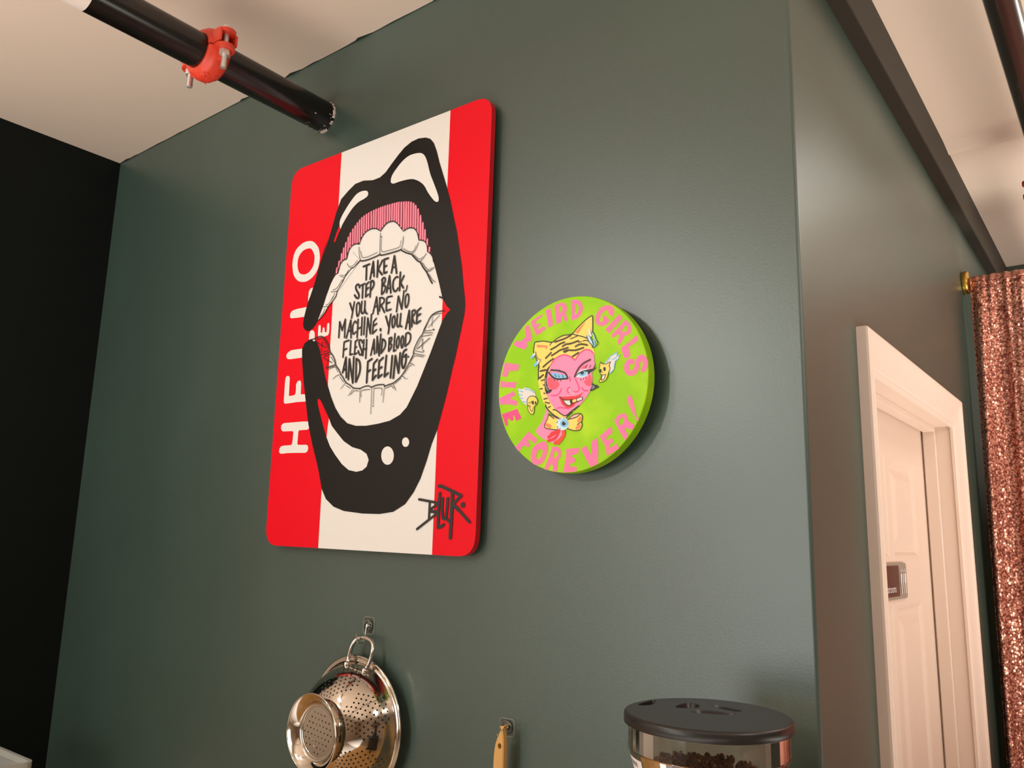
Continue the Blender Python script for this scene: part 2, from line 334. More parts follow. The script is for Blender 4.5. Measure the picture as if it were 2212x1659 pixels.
PAINT='1|red|P|0|0|-1482,4678 -1345,-4942 -3585,-5105 -4814,6203|\n1|red|P|0|0|1810,4583 1822,-4914 3698,-5006 3618,4728|\n2|white|P|0|1|-2376,2325 -2246,2280 -2118,2178 -2034,2072 -1981,1913 -1973,1774 -2006,1615 -2100,1486 -2237,1403 -2394,1368 -2560,1388 -2701,1443 -2836,1562 -2906,1696 -2946,1865 -2938,2025 -2892,2158 -2811,2242 -2667,2314 -2519,2338|-2379,2148 -2302,2122 -2236,2054 -2173,1952 -2155,1850 -2165,1743 -2220,1646 -2328,1568 -2444,1545 -2550,1564 -2645,1607 -2716,1700 -2754,1827 -2749,1977 -2685,2075 -2586,2136 -2484,2155\n2|white|P|0|0|-2052,1175 -2147,1182 -2225,1167 -2270,1116 -2278,991 -2280,983 -2267,845 -2168,790 -2032,865|\n2|white|P|0|0|-2165,756 -2310,760 -2457,759 -2666,767 -2800,754 -2871,716 -2885,649 -2872,598 -2823,574 -2641,558 -2373,542 -2198,535|\n2|white|P|0|0|-2260,-191 -2347,-190 -2553,-183 -2747,-178 -2862,-222 -2908,-274 -2884,-345 -2813,-377 -2707,-385 -2338,-395 -2237,-393|\n2|white|P|0|0|-2141,-36 -2140,21 -2148,117 -2115,179 -2058,188 -1991,161 -1956,100 -1941,-34|\n2|white|P|0|0|-2789,-757 -2742,-776 -2715,-812 -2698,-1220 -2620,-1227 -2518,-1222 -2476,-1202 -2464,-1119 -2473,-987 -2436,-925 -2366,-904 -2321,-922 -2296,-986 -2285,-1224 -2126,-1238 -1997,-1250 -1980,-1407 -2094,-1398 -2411,-1385 -2645,-1389 -2808,-1388 -2852,-1367 -2867,-1328 -2871,-1119 -2877,-891 -2866,-796 -2840,-766|\n2|white|P|0|0|-2798,-1823 -2445,-1828 -2101,-1834 -1973,-1845 -1872,-1872 -1860,-1972 -1915,-1987 -1940,-2012 -1995,-2022 -2250,-2015 -2268,-2046 -2274,-2300 -2256,-2330 -2099,-2341 -1972,-2343 -1921,-2364 -1894,-2418 -1914,-2489 -1980,-2517 -2293,-2503 -2582,-2495 -2817,-2501 -2871,-2482 -2895,-2444 -2884,-2380 -2837,-2336 -2735,-2324 -2501,-2327 -2460,-2309 -2449,-2255 -2440,-2054 -2458,-2025 -2539,-2016 -2804,-2009 -2860,-1982 -2888,-1934 -2888,-1878 -2855,-1843|\n2|white|P|0|0|-1805,277 -1775,254 -1761,195 -1757,91 -1701,85 -1699,130 -1691,190 -1664,200 -1637,182 -1617,81 -1554,77 -1556,166 -1552,259 -1520,280 -1483,254 -1472,154 -1475,43 -1505,1 -1586,-12 -1824,-8 -1842,56 -1848,151 -1845,254|\n3|black|P|0|0|-2187,184 -2262,204 -2342,268 -2384,351 -2383,437 -2361,560 -2304,764 -2265,874 -2205,990 -2159,1097 -2080,1297 -1993,1563 -1906,1820 -1840,2012 -1748,2218 -1689,2402 -1911,1748 -1687,2277 -1504,2814 -1374,3086 -1154,3224 -935,3332 -672,3340 -370,3271 -153,3275 20,3348 186,3489 385,3645 550,3756 750,3828 951,3841 1153,3801 1288,3732 1392,3611 1485,3405 1580,3125 1691,2845 1799,2568 1908,2271 2020,1881 2128,1522 2225,1077 2281,833 2345,408 2389,179 2401,39 2391,-124 2362,-243 2326,-416 2268,-653 2210,-917 2150,-1113 2091,-1350 2018,-1638 1912,-1976 1828,-2249 1694,-2528 1583,-2840 1450,-3151 1290,-3401 1082,-3620 774,-3762 405,-3803 -77,-3794 -632,-3744 -951,-3658 -1205,-3501 -1361,-3290 -1477,-2971 -1587,-2719 -1766,-2351 -1946,-1903 -2057,-1524 -2206,-986 -2328,-438 -2355,-204 -2281,-78 -2141,-19 -1979,-6 -1860,-94 -1770,-239 -1619,-596 -1503,-907 -1364,-1178 -1262,-1370 -1102,-1618 -923,-1811 -697,-1968 -433,-2038 -128,-2058 215,-2040 549,-2002 823,-1904 999,-1768 1123,-1579 1247,-1391 1407,-1075 1566,-760 1723,-414 1841,-163 1964,-24 2035,11 1924,115 1864,210 1814,281 1705,614 1619,842 1540,1051 1498,1194 1444,1319 1380,1478 1315,1659 1248,1843 1167,2031 1054,2272 962,2391 887,2458 799,2499 667,2535 460,2574 282,2585 72,2592 -95,2587 -233,2581 -386,2561 -540,2529 -663,2489 -783,2402 -902,2303 -1006,2199 -1091,2068 -1175,1913 -1244,1778 -1309,1608 -1377,1460 -1416,1353 -1416,1302 -1525,1140 -1685,801 -1639,895 -1728,672 -1809,514 -1880,382 -1891,356 -1955,289 -2020,232 -2116,193|\n4|white|P|0|0|-1277,936 -1314,830 -1315,841 -1429,737 -1544,647 -1656,519 -1772,428 -1882,371 -1809,514 -1728,672 -1639,895 -1685,801 -1525,1140 -1416,1302 -1299,1370 -1124,1532 -875,1747 -602,1505|\n4|white|P|0|0|-2019,-35 -1948,-38 -1916,-66 -1950,-82|\n4|white|P|0|1|1006,3503 1144,3414 1236,3247 1334,2966 1444,2736 1552,2508 1601,2372 1589,2301 1516,2319 1431,2402 1293,2574 1186,2740 1047,2865 875,2962 704,3002 464,3019 291,3020 212,3059 196,3129 240,3236 371,3358 535,3470 736,3531|\n4|white|P|0|1|-575,3082 -497,3029 -497,2949 -597,2907 -780,2871 -960,2779 -1136,2617 -1274,2459 -1321,2377 -1355,2450 -1362,2561 -1296,2682 -1157,2840 -1016,2970 -873,3070 -725,3101|\n4|red|P|0|0|-1320,2371 -1360,2462 -1437,2332 -1500,2182 -1512,2103 -1466,2115 -1391,2267|\n4|white|P|0|0|-1276,-1825 -1172,-1990 -996,-2143 -767,-2332 -496,-2468 -237,-2532 -55,-2625 15,-2746 -33,-2879 -151,-2949 -324,-2971 -556,-2930 -774,-2802 -1004,-2601 -1183,-2416 -1310,-2225 -1299,-2018|\n4|red|P|0|0|-1276,-1825 -1427,-1629 -1556,-1454 -1631,-1382 -1686,-1388 -1676,-1481 -1589,-1671 -1446,-1972 -1310,-2225 -1299,-2018|\n4|white|P|0|0|718,-2692 717,-2731 707,-2768 689,-2801 663,-2828 632,-2848 596,-2860 558,-2863 518,-2857 480,-2843 445,-2820 415,-2791 391,-2756 375,-2717 368,-2677 369,-2637 379,-2599 397,-2566 423,-2539 455,-2519 491,-2508 530,-2505 570,-2511 608,-2527 642,-2549 672,-2579 695,-2614 711,-2652|\n4|white|P|0|0|1114,-2453 1113,-2473 1107,-2492 1097,-2509 1083,-2522 1066,-2532 1046,-2538 1025,-2539 1003,-2536 982,-2528 963,-2516 947,-2501 934,-2483 926,-2463 922,-2443 923,-2422 929,-2403 939,-2386 953,-2372 971,-2363 991,-2357 1012,-2356 1034,-2359 1054,-2367 1073,-2379 1089,-2395 1102,-2412 1110,-2432|\n4|maroon|P|0|0|-1416,1353 -1377,1460 -1309,1608 -1244,1778 -1175,1913 -1091,2068 -1006,2199 -902,2303 -783,2402 -663,2489 -540,2529 -386,2561 -233,2581 -95,2587 72,2592 282,2585 460,2574 667,2535 799,2499 887,2458 962,2391 1054,2272 1167,2031 1248,1843 1315,1659 1380,1478 1444,1319 1498,1194 1506,1171 1434,1258 1363,1312 1350,1411 1296,1516 1210,1571 1111,1603 1060,1757 983,1860 881,1909 767,1919 661,1888 575,1983 465,2095 373,2160 282,2181 164,2175 49,2112 -29,2041 -133,2108 -227,2141 -352,2151 -504,2112 -606,2021 -660,1920 -673,1889 -787,1918 -913,1893 -1001,1798 -1038,1680 -1050,1635 -1163,1619 -1253,1540 -1291,1421 -1293,1359 -1381,1335 -1456,1258|\n5|pink|S|47|1|-1351,1478 -1351,1429 -1351,1380|\n5|pink|S|47|1|-1289,1620 -1291,1553 -1286,1484|\n5|pink|S|47|1|-1225,1777 -1215,1691 -1219,1608|\n5|pink|S|47|1|-1165,1895 -1161,1777 -1152,1657|\n5|pink|S|47|1|-1105,2006 -1099,1837 -1082,1666|\n5|pink|S|47|1|-1037,2116 -1025,1955 -1017,1794|\n5|pink|S|47|1|-977,2198 -967,2041 -957,1884|\n5|pink|S|47|1|-903,2271 -889,2103 -882,1936|\n5|pink|S|47|1|-834,2329 -823,2139 -809,1950|\n5|pink|S|47|1|-770,2382 -753,2160 -740,1940|\n5|pink|S|47|1|-702,2431 -690,2187 -669,1942|\n5|pink|S|47|1|-633,2470 -618,2264 -606,2059|\n5|pink|S|47|1|-564,2493 -554,2305 -541,2118|\n5|pink|S|47|1|-493,2512 -481,2333 -472,2156|\n5|pink|S|47|1|-421,2527 -414,2350 -400,2175|\n5|pink|S|47|1|-348,2539 -334,2360 -328,2184|\n5|pink|S|47|1|-272,2549 -261,2363 -250,2177|\n5|pink|S|47|1|-204,2556 -193,2357 -181,2158|\n5|pink|S|47|1|-130,2559 -115,2340 -103,2122|\n5|pink|S|47|1|-64,2563 -48,2319 -35,2078|\n5|pink|S|47|1|0,2564 14,2345 25,2127|\n5|pink|S|47|1|69,2566 80,2368 91,2170|\n5|pink|S|47|1|141,2565 155,2385 160,2208|\n5|pink|S|47|1|210,2562 224,2386 228,2212|\n5|pink|S|47|1|284,2560 291,2385 301,2209|\n5|pink|S|47|1|351,2556 361,2374 369,2194|\n5|pink|S|47|1|419,2552 425,2349 440,2145|\n5|pink|S|47|1|482,2546 490,2315 507,2083|\n5|pink|S|47|1|555,2532 571,2267 584,2005|\n5|pink|S|47|1|629,2518 651,2218 662,1922|\n5|pink|S|47|1|698,2503 711,2221 728,1941|\n5|pink|S|47|1|764,2484 775,2217 792,1950|\n5|pink|S|47|1|834,2461 847,2201 860,1944|\n5|pink|S|47|1|907,2420 920,2168 931,1917|\n5|pink|S|47|1|973,2358 987,2114 996,1872|\n5|pink|S|47|1|1047,2263 1062,2004 1071,1748|\n5|pink|S|47|1|1127,2102 1138,1862 1149,1622|\n5|pink|S|47|1|1202,1936 1206,1767 1215,1600|\n5|pink|S|47|1|1271,1768 1273,1664 1275,1561|\n5|pink|S|47|1|1347,1558 1346,1504 1345,1449|\n5|pink|S|47|1|1416,1374 1417,1340 1412,1305|\n5|ink|S|24|1|-29,2041 49,2112 164,2175 282,2181 373,2160 465,2095 575,1983 661,1888|\n5|ink|S|24|1|661,1888 767,1919 881,1909 983,1860 1060,1757 1111,1603|\n5|ink|S|24|1|1112,1598 1210,1571 1296,1516 1350,1411 1363,1314|\n5|ink|S|24|1|1363,1309 1434,1258 1506,1171 1540,1062|\n5|ink|S|24|1|-29,2041 -133,2108 -227,2141 -352,2151 -504,2112 -606,2021 -660,1920 -673,1889|\n5|ink|S|24|1|-673,1889 -787,1918 -913,1893 -1001,1798 -1038,1680 -1050,1637|\n5|ink|S|24|1|-1050,1631 -1163,1619 -1253,1540 -1291,1421 -1294,1365|\n5|ink|S|24|1|-1293,1359 -1381,1335 -1456,1258|\n6|ink|S|30|1|-592,1501 -512,1480 -357,1477 -174,1491 -32,1512 2,1527|\n6|ink|S|30|1|-2,1517 37,1496 172,1487 393,1486 553,1491 610,1501|\n6|ink|S|30|1|625,1487 759,1406 919,1342|\n6|ink|S|30|1|934,1328 1039,1223 1127,1148 1169,1134|\n6|ink|S|30|1|1176,1128 1274,989 1362,890|\n6|ink|S|30|1|1362,890 1437,763 1496,670 1532,623|\n6|ink|S|24|1|-601,1514 -698,1455 -787,1394 -866,1380 -971,1305 -1061,1231 -1102,1160 -1131,1121|\n6|ink|S|20|1|-602,1505 -777,1399 -868,1379 -1067,1219 -1163,1086 -1285,947 -1316,849 -1390,767|\n6|ink|S|20|1|-1315,841 -1429,737 -1544,647 -1656,519 -1772,428 -1879,373|\n6|ink|S|35|1|1747,314 1804,287 1846,266|\n6|ink|S|14|1|-25,1995 -16,1750 -7,1529|\n6|ink|S|14|1|-667,1820 -637,1622 -601,1514|\n6|ink|S|14|1|663,1769 658,1630 624,1508|\n6|ink|S|14|1|1101,1547 1027,1404 933,1344|\n6|ink|S|14|1|1332,1269 1248,1181 1183,1137|\n6|ink|S|14|1|1560,945 1469,890 1374,903|\n6|ink|S|11|1|12,1855 37,1589 241,1555 533,1559 588,1602 603,1696|\n6|ink|S|11|1|-602,1711 -570,1609 -518,1554 -362,1545 -83,1582|\n6|ink|S|11|1|681,1507 829,1418 944,1389 998,1421 1035,1498|\n6|ink|S|11|1|984,1318 1123,1201 1193,1192 1246,1223|\n6|ink|S|11|1|1240,1100 1343,976 1414,921 1506,945|\n6|ink|S|11|1|1419,838 1535,694 1618,633|\n6|ink|S|11|1|-688,1526 -823,1434 -911,1434|\n6|ink|S|11|1|-1015,1522 -951,1436 -866,1380|\n6|ink|S|11|1|-960,1365 -1048,1274 -1129,1272 -1197,1301|\n6|ink|S|11|1|-1246,1293 -1143,1240 -1060,1225|\n6|ink|S|14|1|-1145,1186 -1243,1072 -1345,1005 -1428,1005|\n6|ink|S|14|1|-1486,963 -1368,952 -1285,952|\n6|ink|S|14|1|-1364,913 -1398,844 -1473,767|\n6|ink|S|14|1|-1399,855 -1486,756 -1549,700 -1625,689|\n6|ink|S|14|1|-1712,660 -1544,647|\n6|ink|S|14|1|-1651,613 -1725,510 -1817,449|\n6|ink|P|0|0|28,1898 28,1894 27,1891 25,1888 23,1886 21,1884 17,1884 14,1884 11,1885 7,1887 4,1890 1,1893 -1,1897 -2,1900 -3,1904 -3,1908 -2,1911 0,1914 2,1916 5,1918 8,1918 11,1918 15,1917 18,1915 21,1912 24,1909 26,1905 27,1901|\n6|ink|S|23|1|1883,19 1690,18 1544,-37 1457,-152 1371,-282 1338,-362 1248,-449 1144,-606 1112,-702 1123,-731 1062,-823 992,-929 830,-1124 698,-1210 583,-1262 464,-1279 355,-1305|\n6|ink|S|23|1|356,-1308 332,-1267 178,-1252 35,-1267 -22,-1286|\n6|ink|S|23|1|-22,-1286 -113,-1248 -240,-1248 -365,-1276|\n6|ink|S|23|1|-365,-1276 -561,-1247 -677,-1176 -816,-1103 -915,-987 -990,-911 -1068,-803 -1169,-700 -1201,-604 -1281,-486 -1384,-381 -1431,-265 -1552,-108 -1655,-23 -1753,6 -1942,-17|\n6|ink|S|12|1|1346,-342 1611,-379|\n6|ink|S|12|1|1382,-312 1580,-325|\n6|ink|S|12|1|1381,-297 1527,-63 1637,-23 1821,-23|\n6|ink|S|12|1|1482,-255 1768,-57|\n6|ink|S|12|1|1583,-57 1576,-254|\n6|ink|S|12|1|1168,-680 1380,-734|\n6|ink|S|12|1|1167,-666 1306,-457 1341,-412 1586,-417|\n6|ink|S|12|1|1123,-724 1422,-803|\n6|ink|S|12|1|1046,-871 1155,-778 1386,-826|\n6|ink|S|12|1|990,-907 1048,-907 1158,-964|\n6|ink|S|12|1|878,-1107 1033,-961 1086,-960|\n6|ink|S|12|1|820,-1123 933,-1208|\n6|ink|S|12|1|644,-1275 804,-1178|\n6|ink|S|12|1|583,-1262 650,-1361 674,-1413|\n6|ink|S|12|1|389,-1347 547,-1309 612,-1375|\n6|ink|S|12|1|355,-1298 329,-1618|\n6|ink|S|12|1|55,-1645 50,-1334 80,-1315 245,-1323 288,-1356 282,-1478|\n6|ink|S|12|1|-16,-1284 -2,-1828|\n6|ink|S|12|1|-365,-1280 -350,-1561|\n6|ink|S|12|1|-317,-1454 -318,-1329 -65,-1323|\n6|ink|S|12|1|-561,-1254 -711,-1397|\n6|ink|S|12|1|-647,-1380 -534,-1309 -403,-1328|\n6|ink|S|12|1|-815,-1110 -959,-1224|\n6|ink|S|12|1|-798,-1172 -659,-1245|\n6|ink|S|12|1|-989,-918 -1123,-935 -1230,-993|\n6|ink|S|12|1|-1019,-961 -883,-1096|\n6|ink|S|12|1|-1085,-863 -1188,-736 -1391,-768|\n6|ink|S|12|1|-1398,-472 -1478,-712|\n6|ink|S|12|1|-1350,-494 -1221,-633 -1205,-681 -1466,-713|\n6|ink|S|12|1|-1890,-56 -1677,-44 -1571,-153 -1438,-311|\n6|ink|S|12|1|-1460,-324 -1445,-350 -1633,-350|\n6|ink|S|17|1|1223,-644 1533,-473|\n6|ink|S|17|1|1344,-462 1348,-674|\n6|ink|S|17|1|-1394,-395 -1709,-412|\n6|ink|S|17|1|-1874,-90 -1696,-200 -1523,-272|\n6|ink|S|17|1|-1668,-125 -1691,-359|\n6|ink|S|17|1|-1606,-487 -1301,-631|\n6|ink|S|17|1|-1157,-701 -1475,-736|\n6|ink|S|17|1|-1344,-435 -1586,-458|\n6|ink|P|0|0|1643,-320 1643,-323 1641,-327 1639,-330 1635,-332 1631,-333 1626,-334 1621,-334 1616,-332 1612,-331 1607,-328 1604,-325 1601,-321 1599,-317 1598,-313 1598,-310 1600,-306 1602,-304 1606,-301 1610,-300 1615,-299 1619,-300 1625,-301 1629,-303 1634,-305 1637,-308 1640,-312 1642,-316|\n6|ink|P|0|0|1399,-709 1399,-711 1398,-714 1396,-716 1394,-718 1390,-719 1387,-719 1383,-719 1379,-719 1376,-717 1372,-715 1369,-713 1367,-710 1366,-707 1365,-704 1365,-702 1366,-699 1368,-697 1371,-695 1374,-694 1378,-694 1381,-694 1385,-695 1389,-696 1392,-698 1395,-700 1397,-703 1399,-706|\n6|ink|P|0|0|988,-1211 988,-1212 987,-1214 986,-1216 984,-1217 982,-1218 979,-1218 977,-1218 974,-1217 972,-1217 969,-1215 967,-1214 966,-1212 965,-1210 964,-1208 965,-1206 965,-1205 967,-1203 968,-1202 970,-1201 973,-1201 975,-1201 978,-1201 981,-1202 983,-1204 985,-1205 986,-1207 987,-1209|\n6|ink|P|0|0|68,-1675 68,-1678 67,-1680 65,-1682 63,-1684 60,-1685 56,-1686 53,-1686 49,-1685 45,-1684 42,-1682 39,-1680 37,-1678 36,-1675 35,-1673 35,-1670 36,-1668 38,-1666 41,-1664 44,-1663 47,-1662 51,-1662 54,-1663 58,-1664 61,-1666 64,-1668 66,-1670 68,-1673|\n6|ink|S|45|0|-494,1351 -302,1369|\n6|ink|S|45|0|-398,1360 -383,1040|\n6|ink|S|45|0|-262,1036 -197,1404 -144,1072|\n6|ink|S|45|0|-57,1395 -51,1041|\n6|ink|S|45|0|82,1376 -24,1215|\n6|ink|S|45|0|-29,1193 96,1064|\n6|ink|S|45|0|254,1388 133,1384 147,1092 192,1080 233,1096|\n6|ink|S|45|0|150,1223 217,1232|\n6|ink|S|45|0|371,1053 431,1402 522,1015|\n6|ink|S|34|1|-247,1166 -159,1170|\n6|ink|S|34|1|400,1152 490,1160|\n6|ink|S|43|1|-571,899 -596,963 -637,985 -688,961 -689,906 -651,844 -592,770 -574,712 -597,675 -650,693 -715,763|\n6|ink|S|43|1|-229,953 -188,987 -140,937 -146,857 -209,786|\n6|ink|S|41|0|-536,942 -409,962|\n6|ink|S|41|0|-476,951 -466,657|\n6|ink|S|41|0|-291,975 -371,931 -366,664 -281,706|\n6|ink|S|41|0|-366,809 -294,855|\n6|ink|S|41|0|-232,981 -230,641|\n6|ink|S|41|0|113,973 115,641|\n6|ink|S|41|0|261,652 320,998 385,624|\n6|ink|S|41|0|632,1015 634,628|\n6|ink|S|41|0|740,922 660,794|\n6|ink|S|41|0|651,783 740,668|\n6|ink|S|34|1|280,731 359,733|\n6|ink|S|41|1|97,949 156,988 199,953 188,888 137,827 201,805 217,749 180,675 118,639|\n6|ink|S|41|1|570,923 519,935 450,885 432,800 445,709 492,637 552,646 582,690|\n6|ink|S|29|1|844,699 836,641 813,577|\n6|ink|S|38|0|-850,609 -749,416|\n6|ink|S|38|0|-708,613 -766,269|\n6|ink|S|38|0|-115,259 -31,608 43,228|\n6|ink|S|38|0|-82,397 16,412|\n6|ink|S|38|0|71,573 81,291|\n6|ink|S|38|0|122,400 233,237|\n6|ink|S|38|0|579,198 609,518 724,230 762,606|\n6|ink|S|38|1|-581,576 -624,547 -631,438 -603,311 -574,280 -535,351 -528,486 -554,563 -588,577|\n6|ink|S|38|1|-472,586 -477,414 -449,324 -392,329 -374,416 -376,579|\n6|ink|S|38|1|-374,416 -334,320 -287,290|\n6|ink|S|38|1|65,569 146,560 201,520 191,451 97,404|\n6|ink|S|38|1|430,546 294,545 275,473 284,277 340,267 417,276|\n6|ink|S|38|1|286,418 370,426|\n6|ink|S|38|1|862,518 823,487 809,385 827,266 857,246 894,302 908,412 890,502 856,518|\n6|ink|S|41|0|276,149 385,-94|\n6|ink|S|41|0|419,169 375,-225|\n6|ink|S|41|0|864,-190 938,168 982,-224|\n6|ink|S|41|0|897,-73 965,-60|\n6|ink|S|38|1|525,118 479,90 471,-13 487,-98 509,-118 545,-76 552,36 529,115|\n6|ink|S|38|1|612,146 612,-60 641,-122 688,-97 701,22 707,140|\n6|ink|S|38|1|696,-89 726,-123 756,-134|\n6|ink|S|38|1|1020,145 1030,-178|\n6|ink|S|38|1|1021,141 1088,153 1108,89 1035,6 1101,-120|\n6|ink|S|41|0|1254,170 1165,123 1155,-134 1261,-91|\n6|ink|S|41|0|1166,14 1256,48|\n6|ink|S|38|0|-1133,-106 -1138,242 -1038,39 -960,271 -948,-128|\n6|ink|S|38|0|-890,-149 -784,227 -741,-165|\n6|ink|S|38|0|-848,-8 -760,3|\n6|ink|S|38|0|-555,211 -552,-184|\n6|ink|S|38|0|-435,234 -427,-147|\n6|ink|S|38|0|-537,5 -436,22|\n6|ink|S|38|0|-352,230 -351,-148|\n6|ink|S|38|0|-273,-212 -260,194 -155,-155 -158,254|\n6|ink|S|38|0|-3,147 -79,87 -90,-164 24,-96|\n6|ink|S|38|0|-84,-10 18,33|\n6|ink|S|36|1|-610,136 -623,174 -668,173 -707,97 -711,-2 -684,-82 -645,-85 -599,-51|\n6|ink|P|0|0|170,-116 170,-125 169,-134 166,-141 162,-147 158,-151 152,-153 146,-153 140,-151 134,-148 129,-142 124,-135 120,-127 117,-118 116,-109 116,-100 117,-91 120,-84 123,-78 128,-74 134,-72 140,-72 146,-74 152,-77 157,-83 162,-90 166,-98 169,-107|\n6|ink|S|38|0|-958,-552 -952,-227 -799,-208|\n6|ink|S|38|0|-945,-400 -855,-380|\n6|ink|S|38|0|-742,-225 -744,-526 -659,-521|\n6|ink|S|38|0|-519,-228 -600,-262 -601,-538 -525,-515|\n6|ink|S|38|0|-594,-404 -550,-382|\n6|ink|S|38|0|-335,-261 -346,-592|\n6|ink|S|38|0|-253,-263 -250,-658|\n6|ink|S|38|0|-336,-467 -243,-454|\n6|ink|S|38|0|-102,-613 -32,-289 6,-599|\n6|ink|S|38|0|-77,-490 -14,-478|\n6|ink|S|38|0|66,-582 56,-239 145,-654 158,-206|\n6|ink|S|38|0|221,-315 202,-609|\n6|ink|S|38|1|-381,-317 -397,-270 -450,-246 -483,-284 -452,-377 -392,-473 -374,-537 -396,-570 -446,-553 -492,-472|\n6|ink|S|38|1|215,-319 285,-358 313,-431 286,-523 200,-609|\n6|ink|S|38|1|416,-341 413,-589|\n6|ink|S|38|1|409,-333 474,-319 484,-376 429,-438 488,-463 482,-530 420,-593|\n6|ink|S|38|0|570,-254 555,-610 617,-596|\n6|ink|S|36|1|675,-323 638,-371 625,-480 652,-562 687,-522 702,-405 679,-325|\n6|ink|S|36|1|787,-331 761,-370 758,-497 787,-573 820,-505 824,-395 796,-332|\n6|ink|S|36|1|880,-297 874,-550|\n6|ink|S|36|1|883,-297 946,-286 1004,-335 1010,-420 972,-495 874,-553|\n6|ink|S|45|0|-935,-884 -861,-568 -809,-1002|\n6|ink|S|45|0|-743,-1051 -752,-615 -598,-1138 -618,-588|\n6|ink|S|45|0|-534,-638 -509,-1125|\n6|ink|S|45|0|-60,-696 -178,-738 -178,-1175|\n6|ink|S|45|0|-166,-954 -88,-922|\n6|ink|S|45|0|99,-727 0,-800 -9,-1140 92,-1053|\n6|ink|S|45|0|1,-956 67,-926|\n6|ink|S|45|0|268,-709 157,-775 155,-1110 264,-1054|\n6|ink|S|45|0|157,-928 247,-898|\n6|ink|S|45|0|358,-676 335,-1103 437,-1041|\n6|ink|S|45|0|527,-702 509,-1142|\n6|ink|S|45|0|590,-1158 615,-709 729,-1070 747,-670|\n6|ink|S|52|1|-915,-817 -842,-834|\n6|ink|S|45|1|-537,-637 -449,-687 -403,-807 -413,-955 -502,-1126|\n6|ink|S|45|1|917,-621 844,-652 808,-757 805,-883 838,-975 879,-973 911,-870 916,-724 866,-764|\n6|ink|P|0|0|998,-776 998,-780 996,-785 995,-789 992,-792 989,-794 985,-795 981,-795 977,-794 973,-792 969,-789 966,-785 963,-781 962,-776 961,-771 961,-766 962,-762 964,-758 967,-755 970,-753 974,-751 978,-751 982,-752 986,-755 990,-758 993,-761 995,-766 997,-771|\n6|ink|S|60|0|1932,-3301 1987,-3301 2252,-3395 2474,-3478|\n6|ink|S|60|0|2480,-3482 2311,-3610|\n6|ink|S|60|0|1961,-3431 1949,-3616 1946,-3935 1952,-4046|\n6|ink|S|60|0|1951,-4030 2027,-4029 2085,-3991|\n6|ink|S|60|0|2157,-3525 2150,-3696 2137,-3855 2101,-3891 2053,-3871 2025,-3696 2032,-3524|\n6|ink|S|60|0|1736,-3751 1914,-3768|\n6|ink|S|46|0|1446,-3534 1714,-3573 1938,-3607|\n6|ink|S|46|0|1720,-3582 1717,-3904|\n6|ink|S|46|0|1927,-3615 1745,-3719|\n6|ink|S|46|0|1916,-3792 1734,-3896 1427,-4078|\n6|ink|S|46|0|2149,-3878 2206,-3937 2238,-3941|\n6|ink|S|75|0|2269,-3415 2261,-3933 2255,-4219|\n6|ink|S|75|0|2314,-3654 2429,-3729|\n6|ink|S|55|0|2418,-3721 2694,-3942|\n6|ink|P|0|0|2576,-3643 2576,-3655 2572,-3666 2566,-3675 2559,-3683 2549,-3690 2538,-3693 2527,-3695 2515,-3693 2504,-3689 2493,-3683 2485,-3675 2478,-3665 2474,-3654 2472,-3643 2472,-3631 2476,-3620 2482,-3610 2489,-3602 2499,-3596 2510,-3593 2522,-3591 2533,-3593 2545,-3597 2555,-3603 2563,-3611 2570,-3621 2574,-3632|'
